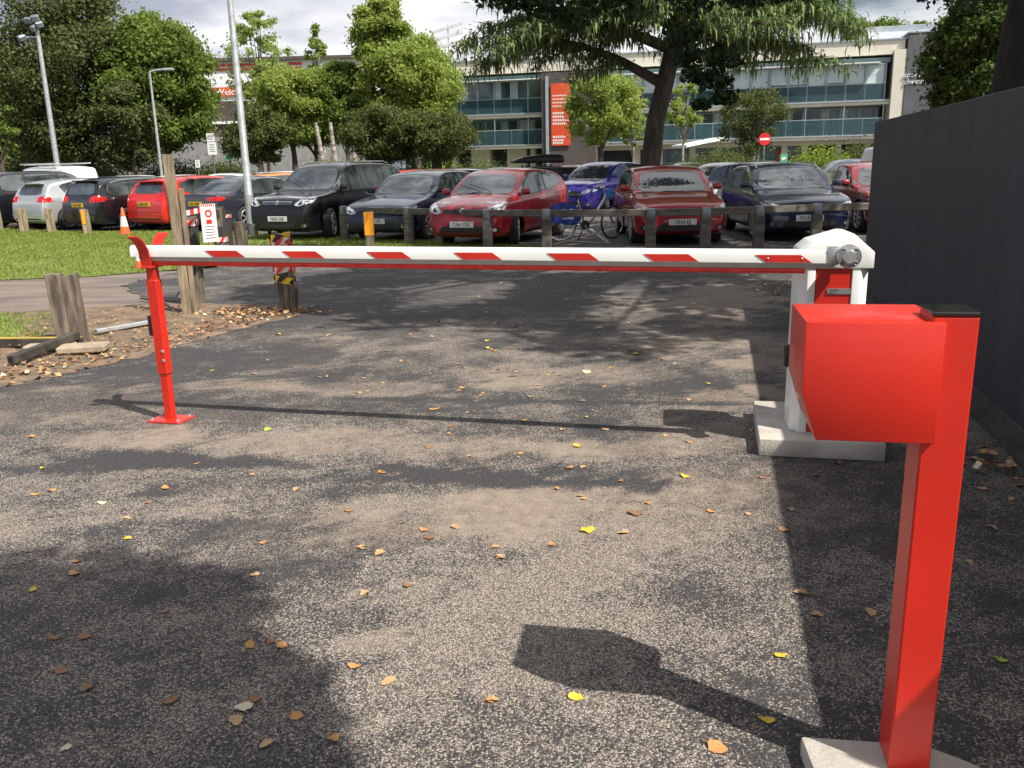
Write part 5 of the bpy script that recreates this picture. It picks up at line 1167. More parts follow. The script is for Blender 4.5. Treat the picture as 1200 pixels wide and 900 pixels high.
# cedar: tiers of long limbs with hanging sprays
def cedar():
    rg = np.random.default_rng(5); Y0 = 29.0; b = at(763, 200, Y0); e = empty('cedar_tree', (b.x, Y0, 0), 0, 'large cedar with dark leaning trunk and drooping layered branches', 'tree')
    tp_ = [Vector((0, 0, 0)), Vector((-.05, 0, 1.2)), Vector((.12, 0, 2.8)), Vector((.45, 0, 4.2)), Vector((.75, 0, 5.6)), Vector((1.0, .1, 8)), Vector((1.1, .1, 12.5))]
    mb = MB(); mb.tube(tp_, [.42, .33, .30, .28, .24, .18, .05], 16)
    def trunk_at(z):
        for a, c in zip(tp_, tp_[1:]):
            if z <= c.z: return a+(c-a)*((z-a.z)/(c.z-a.z))
        return tp_[-1]
    V = []; limbs = []
    # (azimuth deg [0=right, 90=away], start height, length, end rise)
    spec = [(182, 3.9, 5.4, 1.5), (200, 5.0, 5.2, .9), (165, 4.9, 6.2, 1.4), (225, 5.6, 4.6, .6), (140, 5.6, 5.0, 1.0), (8, 4.4, 4.6, 1.0), (-12, 5.0, 4.6, 1.5), (25, 5.8, 4.9, 1.1), (-35, 5.4, 4.8, .6), (60, 5.2, 4.2, .8), (-70, 5.4, 4.2, .4), (-100, 6.0, 3.8, .3), (250, 6.0, 4.0, .6),
            (180, 6.6, 5.4, .9), (205, 7.0, 4.8, .6), (150, 7.0, 5.0, .9), (0, 6.6, 4.3, .9), (-25, 7.0, 4.0, .6), (30, 7.4, 4.0, .8), (100, 7.0, 3.6, .6), (-80, 7.6, 3.6, .4), (235, 8.0, 4.0, .5), (170, 8.4, 4.4, .6), (10, 8.4, 4.6, .7), (-45, 8.8, 3.8, .5), (130, 9.0, 3.6, .5), (60, 9.2, 3.4, .5), (200, 9.8, 3.2, .4), (-10, 10.0, 3.2, .4), (90, 10.4, 2.4, .3), (-90, 10.4, 2.4, .3)]
    for az, z0, Ln, rise in spec:
        a = math.radians(az+rg.uniform(-5, 5)); s0 = trunk_at(z0); dirv = Vector((math.cos(a), math.sin(a), 0)); pts = []
        for i in range(9):
            t = i/8; pts.append(s0+dirv*Ln*t+Vector((0, 0, rise*math.sin(t*PI*.62)*1.0-1.35*max(0, t-.55)**2*4*.6))+Vector((rg.normal()*.06, rg.normal()*.06, rg.normal()*.05))*t)
        mb.tube(pts, [.13*(1-t/8*.9)*(1 if z0 > 4.2 else 1.35) for t in range(9)], 8)
        for i in range(2, 9):
            t = i/8; P0 = pts[i]
            for sgn in (-1, 1):
                for rep in range(2):
                    bl_ = (1.5*(1-abs(t-.55))+.45)*rg.uniform(.7, 1.2); ba = a+sgn*rg.uniform(.5, 1.2); bd = Vector((math.cos(ba), math.sin(ba), 0)); o0 = P0+dirv*rg.uniform(-.3, .3)
                    m_ = int(11*bl_)+2
                    tip = o0+bd*bl_+Vector((0, 0, -.35*bl_)); 
                    if rep == 0: mb.tube([o0, (o0+tip)/2+Vector((0, 0, .12)), tip], [.035, .022, .01], 5)
                    for k in range(m_):
                        q = k/m_; c = o0+bd*bl_*q+Vector((0, 0, .12*math.sin(q*PI)-.38*bl_*q*q))
                        for _ in range(3):
                            # a hanging spray: a few thin overlapping blades
                            L_ = rg.uniform(.08, .24)+.42*rg.random()**2.5; ha = rg.uniform(0, 2*PI); outw = rg.uniform(.06, .36); wv = rg.uniform(.018, .040)
                            top = c+Vector((rg.normal()*.14, rg.normal()*.14, rg.normal()*.06)); tipp = top+Vector((math.cos(ha)*outw, math.sin(ha)*outw, -L_)); md_ = top+(tipp-top)*.45+Vector((math.cos(ha)*outw*.35, math.sin(ha)*outw*.35, L_*.10))
                            ww = Vector((-math.sin(ha), math.cos(ha), 0))*wv
                            V += [top, md_-ww, tipp, md_+ww]
                        for _ in range(2):       # short upright tufts on top keep the tier solid
                            ha = rg.uniform(0, 2*PI); l = rg.uniform(.12, .30); top = c+Vector((rg.normal()*.16, rg.normal()*.16, 0)); dd = Vector((math.cos(ha)*l, math.sin(ha)*l, rg.uniform(-.02, .07))); ww = Vector((-math.sin(ha), math.cos(ha), 0))*.05
                            V += [top, top+dd*.5-ww, top+dd, top+dd*.5+ww]
    V = np.array([tuple(v) for v in V]); np_mesh('crown', V, np.arange(len(V)).reshape(-1, 4), GREEN['cedar'], e)
    for z in (3.15, 2.45): # sawn limb scars
        p = trunk_at(z); mb.lathe([(.09, -.34), (.11, -.31), (.12, -.2)], (p.x+.05, p.y, z), 'Y', 12)
    mb.build('trunk', M['bark'], e)
cedar()

# the big tree behind the wall whose crown reaches over the driveway
def overhead():
    rg = np.random.default_rng(11); bx, by = 7.45, 13.0
    e = empty('oak_tree', (bx, by, 0), 0, 'huge dark trunk at the right edge with foliage hanging across the top', 'tree')
    mb = MB(); mb.tube([(0, 0, 0), (0.05, 0, 2.5), (.2, -.1, 5), (.1, -.3, 8)], [.55, .47, .42, .25], 16)
    C = []; R = []
    def clump(px, py, Y, s, k=1, fl=.6):
        p = at(px, py, Y); C.append((p.x-bx, Y-by, p.z)); R.append((s, s, s*fl))
    # hanging fringe seen along the top of the picture
    for px, py, Y, s in ((575, -14, 12, .34), (600, -4, 12, .32), (628, 6, 12, .32), (650, 14, 12.3, .28), (672, 22, 12, .26), (600, -40, 12.5, .6), (650, -34, 12, .7), (712, -28, 12.5, .7), (700, 2, 12.5, .36), (735, -4, 12.5, .4), (780, -24, 13, .6), (812, -2, 13, .38), (850, -32, 12, .6), (868, -6, 12, .3), (892, -8, 11.5, .26), (925, -14, 11.5, .26), (960, -14, 11, .22), (985, -16, 11, .2), (1040, -22, 11, .22), (1110, -16, 11.5, .45), (1150, -10, 12, .4),
                        (806, 66, 13, .26), (815, 88, 13, .22), (840, 96, 13, .28), (850, 114, 13, .20), (822, 122, 13, .13), (802, 40, 13, .28), (848, 72, 13, .24)):
        clump(px, py, Y, s)
        p = C[-1]
    # crown mass above the picture frame: casts the dappled shade
    for k in range(64):
        a = rg.uniform(0, 2*PI); r = 6.2*rg.random()**.5; z = rg.uniform(7.4, 11.5)-.12*r; s = rg.uniform(.7, 1.25)
        C.append((-2.2+r*math.cos(a), 1.2+r*math.sin(a), z)); R.append((s, s, s*.6))
    for k in range(46):
        a = rg.uniform(0, 2*PI); r = 4.1*rg.random()**.5; z = rg.uniform(7.4, 9.5); s = rg.uniform(.45, .85)
        C.append((-2.0+r*math.cos(a)*.92, -5.3+r*math.sin(a), z)); R.append((s, s, s*.6))
    C, R = np.array(C), np.array(R)
    V, Fq = leaves(C[:28], R[:28], 210, .095, rg=rg, out=.3); V2, F2 = leaves(C[28:], R[28:], 420, .20, rg=rg, out=.3)
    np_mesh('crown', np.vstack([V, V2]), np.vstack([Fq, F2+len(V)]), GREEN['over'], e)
    for k in range(30, len(C), 2):
        c = C[k]; s = Vector((.1, -.2, 6.3)); c = Vector(c); mb.tube([s, (s+c)/2+Vector((0, 0, .5)), c], [.13, .07, .018], 6)
    # drooping twig to the low dark cluster
    a = Vector(C[21]); mb.tube([a+Vector((.3, 0, 1.6)), a+Vector((.1, 0, .6)), a, Vector(C[24])], [.03, .02, .012, .006], 6)
    mb.build('trunk', mat('shaded_bark', (.040, .032, .026), .95, col2=(.02, .017, .014), scale=3, stretch=(3, 3, .6), bump=.8, bscale=9), e)  # darker copy of the bark: the trunk's shade is in its colour
overhead()
# tree behind the camera on the right, beyond the wall: throws the shade in the near left corner
def shade_tree():
    rg = np.random.default_rng(3); e = empty('lime_tree', (5.6, -4.5, 0), 0, 'lime tree beyond the wall behind the viewer, casting the near shade', 'tree')
    C = []; R = []
    sh = [(1.55, 1.75, .34), (1.9, 1.9, .45), (-2.0, 1.55, .42), (-1.55, 1.75, .42), (-1.35, 1.35, .45), (-.95, 1.45, .40), (-1.0, 1.2, .35), (-1.75, 2.15, .38), (-2.3, 2.2, .5), (-1.35, 2.3, .28), (-.7, 1.1, .35), (-2.6, 1.6, .6), (-2.9, 2.4, .4), (-1.6, .9, .6), (-.6, .5, .6), (-2.4, .7, .8)]
    sh = sh[:2]+[(g(a, b_).x, g(a, b_).y, s_) for a, b_, s_ in ((40, 700, .42), (130, 705, .36), (215, 715, .30), (90, 760, .4), (190, 780, .34), (290, 800, .22), (250, 840, .28), (330, 850, .16), (130, 850, .34), (30, 830, .4), (280, 900, .25), (180, 920, .3), (60, 920, .4), (330, 930, .2), (-80, 720, .5), (-80, 850, .5), (-250, 780, .6), (100, 1020, .4), (300, 1020, .3))]
    for x, y, s in sh:
        h = rg.uniform(5.6, 6.4); C.append((x+.57*h-5.6, y-.47*h+4.5, h)); R.append((s, s, s*.6))
    for k in range(30):
        a = rg.uniform(0, 2*PI); r = 3.0*rg.random()**.5; C.append((r*math.cos(a)+1.2, r*math.sin(a)-1.5, rg.uniform(5.5, 9.5))); R.append((.9, .9, .6))
    V, Fq = leaves(C, R, 420, .14, rg=rg, out=.2); np_mesh('crown', V, Fq, GREEN['mid'], e)
    mb = MB(); mb.tube([(0, 0, 0), (0, 0, 3), (.1, 0, 8)], [.3, .24, .08], 10)
    for k in range(0, len(C), 2):
        c = Vector(C[k]); s = Vector((0, 0, 4.3)); mb.tube([s, (s+c)/2+Vector((0, 0, .4)), c], [.1, .05, .012], 6)
    mb.build('trunk', M['bark'], e)
shade_tree()

# ------------------------------------------------------------ glazed building across the car park
FA = Vector((-9.0, 74.1, 0)); FB = Vector((28.1, 64.6, 0)); fd = (FB-FA).normalized(); FL = (FB-FA).length
bd = empty('sports_centre', tuple(FA), math.atan2(fd.y, fd.x), 'long cream and teal glazed building with balconies and a red banner', 'building')
def U(px):                                                    # picture column -> metres along the facade
    r = ray(px, 150); k = (r.x*FA.y-r.y*FA.x)/(r.y*fd.x-r.x*fd.y); return k
def Z(px, py): return at(px, py, FA.y+fd.y*U(px)).z
z1, z2, z3, z4 = 3.0, 5.35, 7.98, 9.36
clad = mat('brown_timber_cladding', (.115, .095, .085), .8, col2=(.07, .058, .052), scale=3, stretch=(8, 8, .3))
gclad = mat('grey_timber_cladding', (.145, .145, .155), .8, col2=(.08, .08, .088), scale=3, stretch=(8, 8, .3), detail=8)
uL, uC0, uC1, uR = U(505), U(645), U(692), FL
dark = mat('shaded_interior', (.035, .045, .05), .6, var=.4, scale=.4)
def part(name, mt, c, d, bev=0): return MB().box(c, d, bev=bev).build(name, mt, bd)
# structural shell
part('rear_wall', M['offwhite'], ((uL-3+uR)/2, 8.0, 5.0), (uR-uL+3, 10, 9.6))
part('parapet', M['offwhite'], ((uL-3+uR)/2, .9, (z3+z4)/2+.22), (uR-uL+3, 3.9, z4-z3-.44))
part('coping', M['frame'], ((uL-3+uR)/2, .9, z4+.05), (uR-uL+3.2, 4.1, .09))
part('top_beam', M['balu'], ((uL-3+uR)/2-.4, 1.0, z3+.10), (uR-uL+2.1, 3.6, .34))
part('sunshade', M['white'], ((uL+uR)/2-1.2, -1.25, z3-.10), (uR-uL-.8, .75, .07))
for z in (z1, z2): part('floor_slab', M['offwhite'], ((uL-3+uR)/2, 1.2, z-.12), (uR-uL+3, 4.4, .24)); part('slab_edge', M['frame'], ((uL-3+uR)/2, -1.05, z+.03), (uR-uL+3, .10, .10))
part('end_pier', M['offwhite'], (uR-.30, .8, z4/2-.3), (.8, 4.2, z4-.75))
# windows behind the balconies
def window(u0, u1, za, zb, y=1.25, blind=False, curtain=False):
    w = u1-u0; mb = MB(); t = .07
    for c, d in (((u0+t/2, y, (za+zb)/2), (t, .12, zb-za)), ((u1-t/2, y, (za+zb)/2), (t, .12, zb-za)), (((u0+u1)/2, y, zb-t/2), (w-2*t, .12, t)), (((u0+u1)/2, y, za+t/2), (w-2*t, .12, t)), (((u0+u1)/2, y, za+(zb-za)*.45), (w-2*t, .11, t*.9))): mb.box(c, d)
    f_ = mb.build('window', M['frame'], bd)
    MB().box(((u0+u1)/2, y+.05, (za+zb)/2), (w-2*t, .02, zb-za-2*t)).build('pane', M['glass_b'], f_)
    if blind: MB().box(((u0+u1)/2, y+.03, zb-t-(zb-za)*blind/2), (w-2*t-.06, .012, (zb-za)*blind)).build('blind', M['blind'], f_)
    if curtain:
        mb = MB()
        for k in range(5): mb.box((u0+t+.06+k*.09, y+.032, (za+zb)/2), (.06, .012, zb-za-2*t))
        mb.build('curtain', M['blind'], f_)
random.seed(4)
wings = [(uL-2.5, uC0-.2, 'L'), (uC1+.2, uR-1.1, 'R')]
for a, b, tg in wings:
    n = max(3, int(round((b-a)/1.32))); st = (b-a)/n
    for fl, (za, zb) in enumerate(((z1+.05, z2-.30), (z2+.05, z3-.12))):
        for i in range(n):
            bl_ = False
            if tg == 'R' and fl == 1: bl_ = random.choice((.45, .45, .5, .55))
            elif random.random() < .15: bl_ = .5
            window(a+i*st, a+(i+1)*st, za, zb, y=(-.85 if fl else 1.25), blind=bl_, curtain=(not bl_ and random.random() < .45))
        # balustrade: glass panels and posts
        for i in range(n):
            MB().box((a+(i+.5)*st, -1.0, za+.58), (st-.06, .03, 1.02)).build('balustrade_panel', M['veil'], bd)
        for i in range(n+1): (MB().box((a+i*st, -.96, (za+zb)/2-.02), (.055, .07, zb-za+.04)) if i % 2 == 0 else MB().box((a+i*st, -.96, za+.56), (.045, .06, 1.1))).build('balcony_post', M['frame'], bd)
        MB().box(((a+b)/2, -.97, za+1.13), (b-a, .07, .05)).build('handrail', M['frame'], bd)
# ground floor: cream piers and dark openings
k = 0; u = uL-2.5
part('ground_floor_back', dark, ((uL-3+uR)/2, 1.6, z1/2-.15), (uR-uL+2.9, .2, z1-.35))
for px in (528, 560, 603, 622, 640, 746, 773, 812, 843, 888, 921, 945, 985, 1020):
    u = U(px); part('pier', M['offwhite'] if px not in (560,) else M['offwhite'], (u, 1.0, z1/2-.12), (.42 if px not in (603, 560) else 1.6, .9, z1-.26))
for a, b in ((773, 812), (812, 843), (888, 921), (921, 945)): window(U(a)+.25, U(b)-.25, .35, z1-.35, y=1.3)
part('red_door', mat('red_door', (.45, .05, .03), .5), (U(916), 1.15, 1.15), (.5, .08, 2.1)); part('lintel', M['offwhite'], ((uC1+uR)/2, .9, z1-.40), (uR-uC1, .95, .30))
# centre block with the banner
cb_ = part('cladding_block', clad, ((uC0+uC1)/2+.2, -.1, (z3)/2+.15), (uC1-uC0+1.0, 3.4, z3+.25)); MB().box((U(647), -1.86, z3/2+.2), (.22, .12, z3-.4)).build('corner_trim', M['frame'], bd)
ban = MB().box((U(662.5), -1.90, (Z(662, 171)+Z(662, 100))/2), (U(673.5)-U(652), .06, Z(662, 100)-Z(662, 171))).build('banner', mat('banner_red', (.72, .065, .02), .6, col2=(.72, .11, .03), scale=.3), bd)
random.seed(2)
for k, (yy, ww) in enumerate(((114, .5), (118, .44), (122, .46), (126, .40), (134, .34), (138, .38), (142, .52), (146, .40), (161, .40), (165, .34), (168, .36))):
    z_ = Z(662, yy); s = ''.join(random.choice('aeionrstlmcwd') for _ in range(int(ww*14)))
    mb = MB(); x = U(653.5)
    while x < U(653.5)+ww*2.2: w_ = random.uniform(.08, .16); mb.box((x+w_/2, -1.935, z_), (w_, .008, .15 if yy > 130 else .09)); x += w_+.05
    mb.build('banner_lettering', M['wink'], ban)
# canopy over the entrance
MB().bar((U(800), -4.0, 2.55), (U(845), -1.2, 3.1), 1.6, .16).build('canopy', M['white'], bd)
# grey clad wing on the right, with the sign, and the plant room on the roof
gwo = FB+fd*.12+Vector((-fd.y, fd.x, 0))*-1.35
gw = empty('grey_clad_wing', (gwo.x, gwo.y, 0), math.atan2(fd.y, fd.x), 'dark grey timber clad block at the right end of the glazed building', 'building')
hg = at(1050, 39, 63.2).z
MB().box((6.5, 4.5, hg/2), (13, 9, hg), bev=.02).build('wall', gclad, gw); MB().box((6.5, 4.5, hg+.05), (13.1, 9.1, .09)).build('coping', M['frame'], gw)
zs = at(1066, 92, 63.2).z; ux = lambda px: U(px)-FL-.12
text('lettering', 'sport', .50, M['wink'], gw, (ux(1059), -.03, zs+.24), depth=.04, shear=.25); text('lettering', 'chwaraeon', .50, M['wink'], gw, (ux(1066), -.03, zs-.22), depth=.04, shear=.25, sx=.8)
pr = empty('plant_room', (29.5, 72, 0), math.atan2(fd.y, fd.x), 'pale blue white plant room box on the flat roof', 'building')
zp = at(1060, 32, 72).z; MB().box((3.5, 2.5, zp/2+4), (9, 5, zp-8)).build('wall', mat('plant_room_panel', (.62, .66, .72), .6), pr); MB().box((3.5, 2.5, zp+.05), (9.2, 5.2, .1)).build('coping', M['frame'], pr)

# ------------------------------------------------------------ stadium stand on the left
stY = 105.0
sd = empty('stadium_stand', (at(160, 200, stY).x, stY, 0), 0, 'white stadium stand with red stripes and a red Welcome banner behind the trees', 'building')
x0 = sd.location.x
def SX(px): return at(px, 150, stY).x-x0
def SZ(py, px=280): return at(px, py, stY).z
Wd_ = SX(430)-SX(150)
wpn = mat('stadium_white_panel', (.74, .75, .76), .5); brn = mat('stadium_brown', (.10, .075, .065), .8, col2=(.05, .04, .036), scale=1.2, stretch=(.3, 1, 6)); gry = mat('stadium_grey', (.24, .235, .235), .8)
cxs = (SX(150)+SX(430))/2
MB().box((cxs, 6, (SZ(72)+SZ(118))/2), (Wd_, 12, SZ(72)-SZ(118))).build('upper_wall', wpn, sd)
MB().box((cxs, 5.9, (SZ(68)+SZ(72))/2), (Wd_+.6, 13, SZ(68)-SZ(72))).build('roof_edge', brn, sd)
for a, b in ((74.5, 77.5), (79.5, 82.5)): MB().box((cxs-3, -.06, (SZ(a)+SZ(b))/2), (Wd_-8, .1, SZ(a)-SZ(b))).build('red_stripe', mat('stripe_red', (.62, .05, .05), .5), sd)
bnn = MB().box((SX(281), -.12, (SZ(102)+SZ(113))/2), (SX(309)-SX(252), .14, SZ(102)-SZ(113))).build('banner', mat('welcome_banner', (.62, .07, .02), .6, col2=(.55, .12, .03), scale=.3), sd)
text('lettering', 'Welcome', 1.05, M['wink'], bnn, (SX(278), -.22, SZ(108)), depth=.05)
MB().box((cxs, 3, (SZ(118)+SZ(160))/2), (Wd_, 6, SZ(118)-SZ(160))).build('seating_back', brn, sd)
for y_ in (143.5, 186): MB().box((cxs, -.2, SZ(y_)), (Wd_, .3, .28)).build('white_rail', M['white'], sd)
MB().box((cxs, 1, SZ(160)/2), (Wd_, 3, SZ(160))).build('lower_wall', gry, sd)
bw_ = empty('brick_pavilion', (at(35, 200, 90).x, 90, 0), 0, 'dark building glimpsed under the trees at far left', 'building')
MB().box((0, 3, 2.2), (16, 6, 4.4)).build('wall', gry, bw_); MB().box((0, 2.9, 4.5), (16.6, 6.6, .3)).build('roof', brn, bw_)
for k in range(5): f_ = MB().box((-6+3*k, -.05, 2.4), (1.2, .1, 2.4)).build('window', M['white'], bw_); MB().box((-6+3*k, -.11, 2.4), (1.0, .03, 2.2)).build('pane', M['glass_b'], f_)
# small signs over there
def board(px, py, Y, w_, h_, mt, label, marks=True):
    p = at(px, py, Y); e = empty('sign_board', (p.x, Y, 0), 0, label, 'sign'); MB().tube([(0, 0, 0), (0, 0, p.z)], .04, 8).build('pole', M['strap'], e)
    o = MB().box((0, -.06, p.z), (w_, .04, h_)).build('board', mt, e)
    if marks:
        mb = MB()
        for k in range(4): mb.box((0, -.085, p.z+h_*.3-k*h_*.18), (w_*.6, .006, h_*.05))
        mb.build('lettering', M['strap'], o)
    return e
board(249, 174, 56, .55, .75, M['white'], 'white notice board, lower of the pair at the stadium wall')
board(247, 161, 57, .5, .5, M['white'], 'white notice board, upper of the pair under the green tree')
board(269, 184, 55, .42, .28, mat('green_sign', (.02, .40, .16), .5), 'small bright green sign left of the near lamp post', False)
board(232, 192, 50, .25, .4, M['white'], 'tiny white notice above the white car roofs')
board(136, 180, 56, .5, .45, mat('blue_sign', (.06, .22, .5), .5), 'small blue sign under the dark tree')

# ------------------------------------------------------------ fallen leaves
LM = dict(tan=mat('tan_leaf', (.42, .26, .13), .7, var=.25, scale=40), orange=mat('orange_leaf', (.46, .22, .075), .7, var=.25, scale=40), yellow=mat('yellow_leaf', (.58, .40, .035), .6, var=.15, scale=40), green=mat('green_leaf', (.30, .42, .05), .6, var=.2, scale=40), brown=mat('brown_leaf', (.24, .12, .06), .8, var=.3, scale=40), pale=mat('pale_leaf', (.55, .48, .33), .7, var=.2, scale=40))
def leaf_mesh(seed, lobes):
    rg = np.random.default_rng(seed); bm = bmesh.new(); c = bm.verts.new((0, 0, .012)); ring = []; n = 18
    for k in range(n):
        a = 2*PI*k/n; r = .5*(1+.0*a); r *= (.78+.22*abs(math.cos(a*lobes/2)))*(1-.22*abs(math.sin(a)))*(1+.08*rg.normal()); curl = .055*math.cos(2*a+seed)+.03*rg.normal()*.5+.045
        ring.append(bm.verts.new((r*math.cos(a), r*math.sin(a), max(.006, curl))))
    ring2 = [bm.verts.new(((v.co.x)*.5, v.co.y*.5, v.co.z*.45+.012)) for v in ring]
    for k in range(n): bm.faces.new((c, ring2[k], ring2[(k+1) % n])); bm.faces.new((ring2[k], ring[k], ring[(k+1) % n], ring2[(k+1) % n]))
    s = [bm.verts.new(p) for p in ((-.5, -.012, .02), (-.5, .012, .02), (-.82, .03, .03), (-.82, .0, .03))]; bm.faces.new(s)
    me = bpy.data.meshes.new('fallen_leaf'); bm.to_mesh(me); bm.free()
    for p in me.polygons: p.use_smooth = True
    return me
LMS = {}
for kname, mt in LM.items():
    for v in range(3):
        me = leaf_mesh(v*7+len(kname), (3, 5, 0)[v]); me.materials.append(mt); LMS[(kname, v)] = me
Z7 = [(100,98,'yellow'),(122,150,'orange'),(83,160,'orange'),(388,145,'orange'),(460,88,'orange'),(590,113,'tan'),(693,148,'tan'),(817,198,'tan'),(345,180,'brown'),(298,215,'tan'),(300,263,'yellow'),(617,273,'orange'),(180,317,'orange'),(174,346,'orange'),(78,384,'yellow'),(596,349,'tan'),(385,435,'brown'),(128,497,'brown'),(198,494,'brown'),(143,574,'brown'),(203,615,'brown'),(155,755,'pale'),(586,514,'orange'),(660,515,'orange'),(600,640,'brown'),(553,690,'tan'),(695,680,'orange'),(781,734,'orange'),(830,563,'orange'),(911,598,'tan'),(1152,643,'orange'),(993,243,'orange'),(1006,262,'brown'),(848,283,'tan'),(890,297,'tan'),(955,374,'brown'),(855,392,'tan'),(1158,283,'tan'),(1172,306,'tan'),(1066,237,'tan'),(893,107,'orange'),(624,745,'tan'),(1052,18,'orange'),(75,25,'orange'),(397,645,'brown'),(635,505,'brown')]
Z8 = [(140,247,'orange'),(52,287,'orange'),(340,217,'yellow'),(163,185,'orange'),(18,150,'orange'),(66,160,'orange'),(130,100,'orange'),(367,267,'brown'),(396,283,'orange'),(510,280,'tan'),(297,368,'tan'),(328,328,'tan'),(405,165,'tan'),(295,155,'tan'),(445,180,'tan'),(690,231,'yellow'),(640,213,'tan'),(609,168,'tan'),(783,253,'tan'),(755,243,'tan'),(720,270,'orange'),(860,300,'yellow'),(795,206,'yellow'),(617,307,'tan'),(565,340,'tan'),(428,387,'tan'),(618,407,'tan'),(760,422,'tan'),(420,464,'orange'),(535,497,'orange'),(567,495,'tan'),(655,528,'orange'),(505,546,'orange'),(568,570,'tan'),(720,580,'orange'),(660,650,'tan'),(492,677,'orange'),(192,645,'orange'),(206,661,'brown'),(45,685,'tan'),(90,697,'tan'),(360,683,'tan'),(373,706,'tan'),(265,636,'tan'),(155,773,'brown'),(866,600,'orange'),(955,606,'tan'),(1052,595,'tan'),(1037,643,'brown'),(1163,487,'brown'),(1078,790,'tan'),(255,400,'brown'),(300,470,'tan'),(95,508,'orange'),(403,408,'tan'),(518,408,'tan'),(15,597,'brown'),(972,268,'tan'),(960,410,'tan'),(815,437,'tan'),(986,520,'brown'),(1113,515,'brown'),(560,563,'tan'),(205,450,'brown'),(573,378,'green')]
Z0 = [(938,695,'tan'),(1172,774,'green'),(1135,660,'tan'),(1163,619,'tan'),(1140,538,'tan'),(1150,573,'tan'),(675,818,'yellow'),(576,821,'tan'),(1060,575,'brown'),(1105,640,'tan'),(1085,690,'brown'),(1185,585,'tan'),(1160,520,'brown'),(1150,532,'pale'),(1180,545,'tan'),(1195,570,'brown'),(1128,545,'tan'),(120,590,'pale')]
pts = [(a/2, 500+b_/2, c) for a, b_, c in Z7]+[(400+a/2, 300+b_/2, c) for a, b_, c in Z8]+Z0
random.seed(9)
for k in range(70):                                            # thin scatter in the middle distance
    pts.append((random.uniform(180, 900), random.uniform(322, 470), random.choice(('tan', 'orange', 'tan', 'brown', 'yellow'))))
KL = dict(tan='small tan fallen leaf lying on the asphalt', orange='small orange fallen leaf lying on the asphalt', yellow='small yellow fallen leaf lying on the asphalt', green='small green fallen leaf lying on the asphalt', brown='small brown curled leaf lying on the asphalt', pale='small pale dry leaf lying on the asphalt')
def zone(x, y, px):
    side = 'left' if px < 330 else 'centre left' if px < 520 else 'centre' if px < 720 else 'centre right' if px < 890 else 'right'
    if px > 905 and y < 8: return 'in the wall shadow ' + ('beside the reader post' if y < 3.2 else 'between the plinth and reader post' if y < 4.6 else 'by the barrier plinth')
    row = 'in the nearest strip of asphalt' if y < 2.5 else 'on pale chippings in front of the barrier' if y < 3.6 else 'just in front of the arm shadow' if y < 5.2 else 'just beyond the arm shadow' if y < 7 else 'on dark asphalt beyond the barrier' if y < 10 else 'far off near the rail fence'
    return row + ', ' + side
def leaf(px, py, kname, size, label, v=None, grp=True):
    p = g(px, py); o = bpy.data.objects.new('fallen_leaf', LMS[(kname, random.randrange(3) if v is None else v)]); COL.objects.link(o)
    o.location = (p.x, p.y, .004); o.rotation_euler = (random.uniform(-.15, .15), random.uniform(-.15, .15), random.uniform(0, 6.28)); o.scale = (size, size*random.uniform(.8, 1.1), size*random.uniform(.6, 1.6))
    if grp: label = label.replace('lying on the asphalt', zone(p.x, p.y, px))
    tag(o, label, 'leaf', 'fallen leaves on the asphalt' if grp else None)
for a, b_, c in pts: leaf(a, b_, c, random.uniform(.034, .052)*(1.25 if b_ < 420 else 1), KL[c])
for a, b_, c, s, lab, v in ((689, 622, 'yellow', .070, 'bright yellow lobed leaf, largest in the centre foreground', 1), (676, 523, 'yellow', .062, 'yellow green lobed leaf left of the cabinet plinth', 1), (803, 559, 'yellow', .062, 'golden leaf in front of the cabinet plinth', 0), (508, 480, 'orange', .075, 'upright reddish leaf just below the arm shadow', 0), (687, 436, 'pale', .085, 'nearly white leaf in the middle of the driveway', 1), (899, 845, 'yellow', .052, 'yellow leaf left of the concrete footing', 0), (840, 877, 'orange', .058, 'long orange leaf at the bottom near the footing', 2), (915, 769, 'yellow', .046, 'yellow leaf at the edge of the wall shadow', 1), (957, 721, 'tan', .050, 'tan leaf in the wall shadow, left of the pair', 1), (1020, 718, 'tan', .046, 'tan leaf in the wall shadow, right of the pair', 2), (285, 830, 'pale', .062, 'pale crumpled leaf in the near left shade', 1), (745, 602, 'brown', .080, 'curled brown leaf above the large yellow one', 1), (314, 504, 'green', .06, 'fresh green leaf right of the red post base', 1)):
    leaf(a, b_, c, s, lab, v, False)
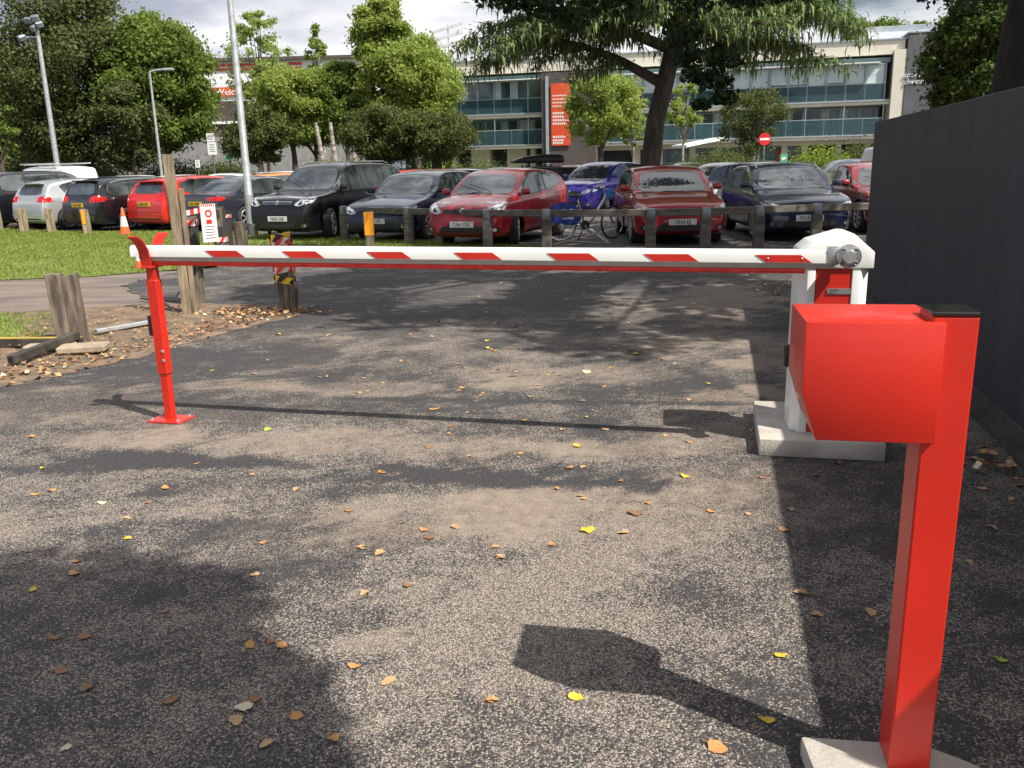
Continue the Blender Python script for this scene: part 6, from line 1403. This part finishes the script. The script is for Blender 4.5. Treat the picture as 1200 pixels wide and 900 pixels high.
# litter heaped along the verge: uncountable
def litter(name, label, regs, n, s0, s1, mts):
    V = []; Fq = []; fi = []
    for i in range(n):
        x, y, z = regs(); a = random.uniform(0, 6.28); s = random.uniform(s0, s1); ca, sa = math.cos(a)*s, math.sin(a)*s; t1, t2 = random.uniform(-.5, .5)*s, random.uniform(-.5, .5)*s
        k = len(V); V += [(x-ca*.5, y-sa*.5, z+.004+abs(t1)*.2), (x+sa*.32, y-ca*.32, z+.006+max(0, t2)), (x+ca*.5, y+sa*.5, z+.004+max(0, t1)), (x-sa*.32, y+ca*.32, z+.006+max(0, -t2))]; Fq.append((k, k+1, k+2, k+3)); fi.append(random.randrange(len(mts)))
    o = np_mesh(name, V, Fq, mts); o.data.polygons.foreach_set('material_index', np.array(fi, np.int32)); return tag(o, label, 'leaf litter', kind='stuff')
E_ = [(-5.0, 4.9), (-4.5, 5.5), (-4.2, 6.2), (-3.7, 6.8), (-3.25, 7.65), (-2.9, 8.55), (-2.45, 9.4)]
def near_edge():
    k = random.random()*(len(E_)-1); i = int(k); t = k-i; a, b_ = E_[i], E_[i+1]; x = a[0]+(b_[0]-a[0])*t; y = a[1]+(b_[1]-a[1])*t; d = abs(random.gauss(0, .32)); sg = -1 if random.random() < .85 else .35
    return x+sg*d*.8, y-sg*d*.5, .02 if sg < 0 else .0
VP = [(-6.8, 4.6), (-5.0, 5.0), (-4.3, 6.2), (-3.7, 6.9), (-3.2, 7.7), (-2.7, 8.9), (-2.6, 9.7), (-3.4, 10.1), (-4.4, 10.1), (-5, 9.0), (-4.9, 8.2), (-6.5, 7.2)]
def on_verge():
    while True:
        x, y = random.uniform(-7, -2.4), random.uniform(4.5, 10.1)
        if inpoly(x, y, VP): return x, y, .045
lms = [LM['tan'], LM['orange'], LM['brown'], LM['brown'], LM['pale']]
litter('leaf_litter', 'tan and orange leaf litter drifted along the edge of the verge', near_edge, 700, .03, .07, lms)
litter('leaf_litter', 'brown leaf litter and bark bits on the bare earth verge', on_verge, 1500, .015, .042, [LM['brown'], LM['brown'], LM['tan'], LM['orange']])
def heap():
    c = random.choice(((906, 345), (1185, 545), (920, 335))); p = g(*c); return p.x+random.gauss(0, .14), p.y+random.gauss(0, .10), random.uniform(0, .03)
litter('leaf_litter', 'small heaps of tan leaves against the foot of the hoarding wall', heap, 110, .04, .07, lms)
def tapefoot():
    p = g(300, 366); return p.x+random.gauss(0, .35), p.y+random.gauss(0, .10)+random.uniform(-.3, .1), random.uniform(.0, .04)
litter('leaf_litter', 'heap of orange leaves left of the hazard taped post', tapefoot, 260, .04, .08, [LM['orange'], LM['tan'], LM['tan']])
# pale grit scattered on the driveway
def grit():
    y = random.uniform(1.6, 9); return random.uniform(-4, 2.4)*min(1, y/6+.3), y, 0
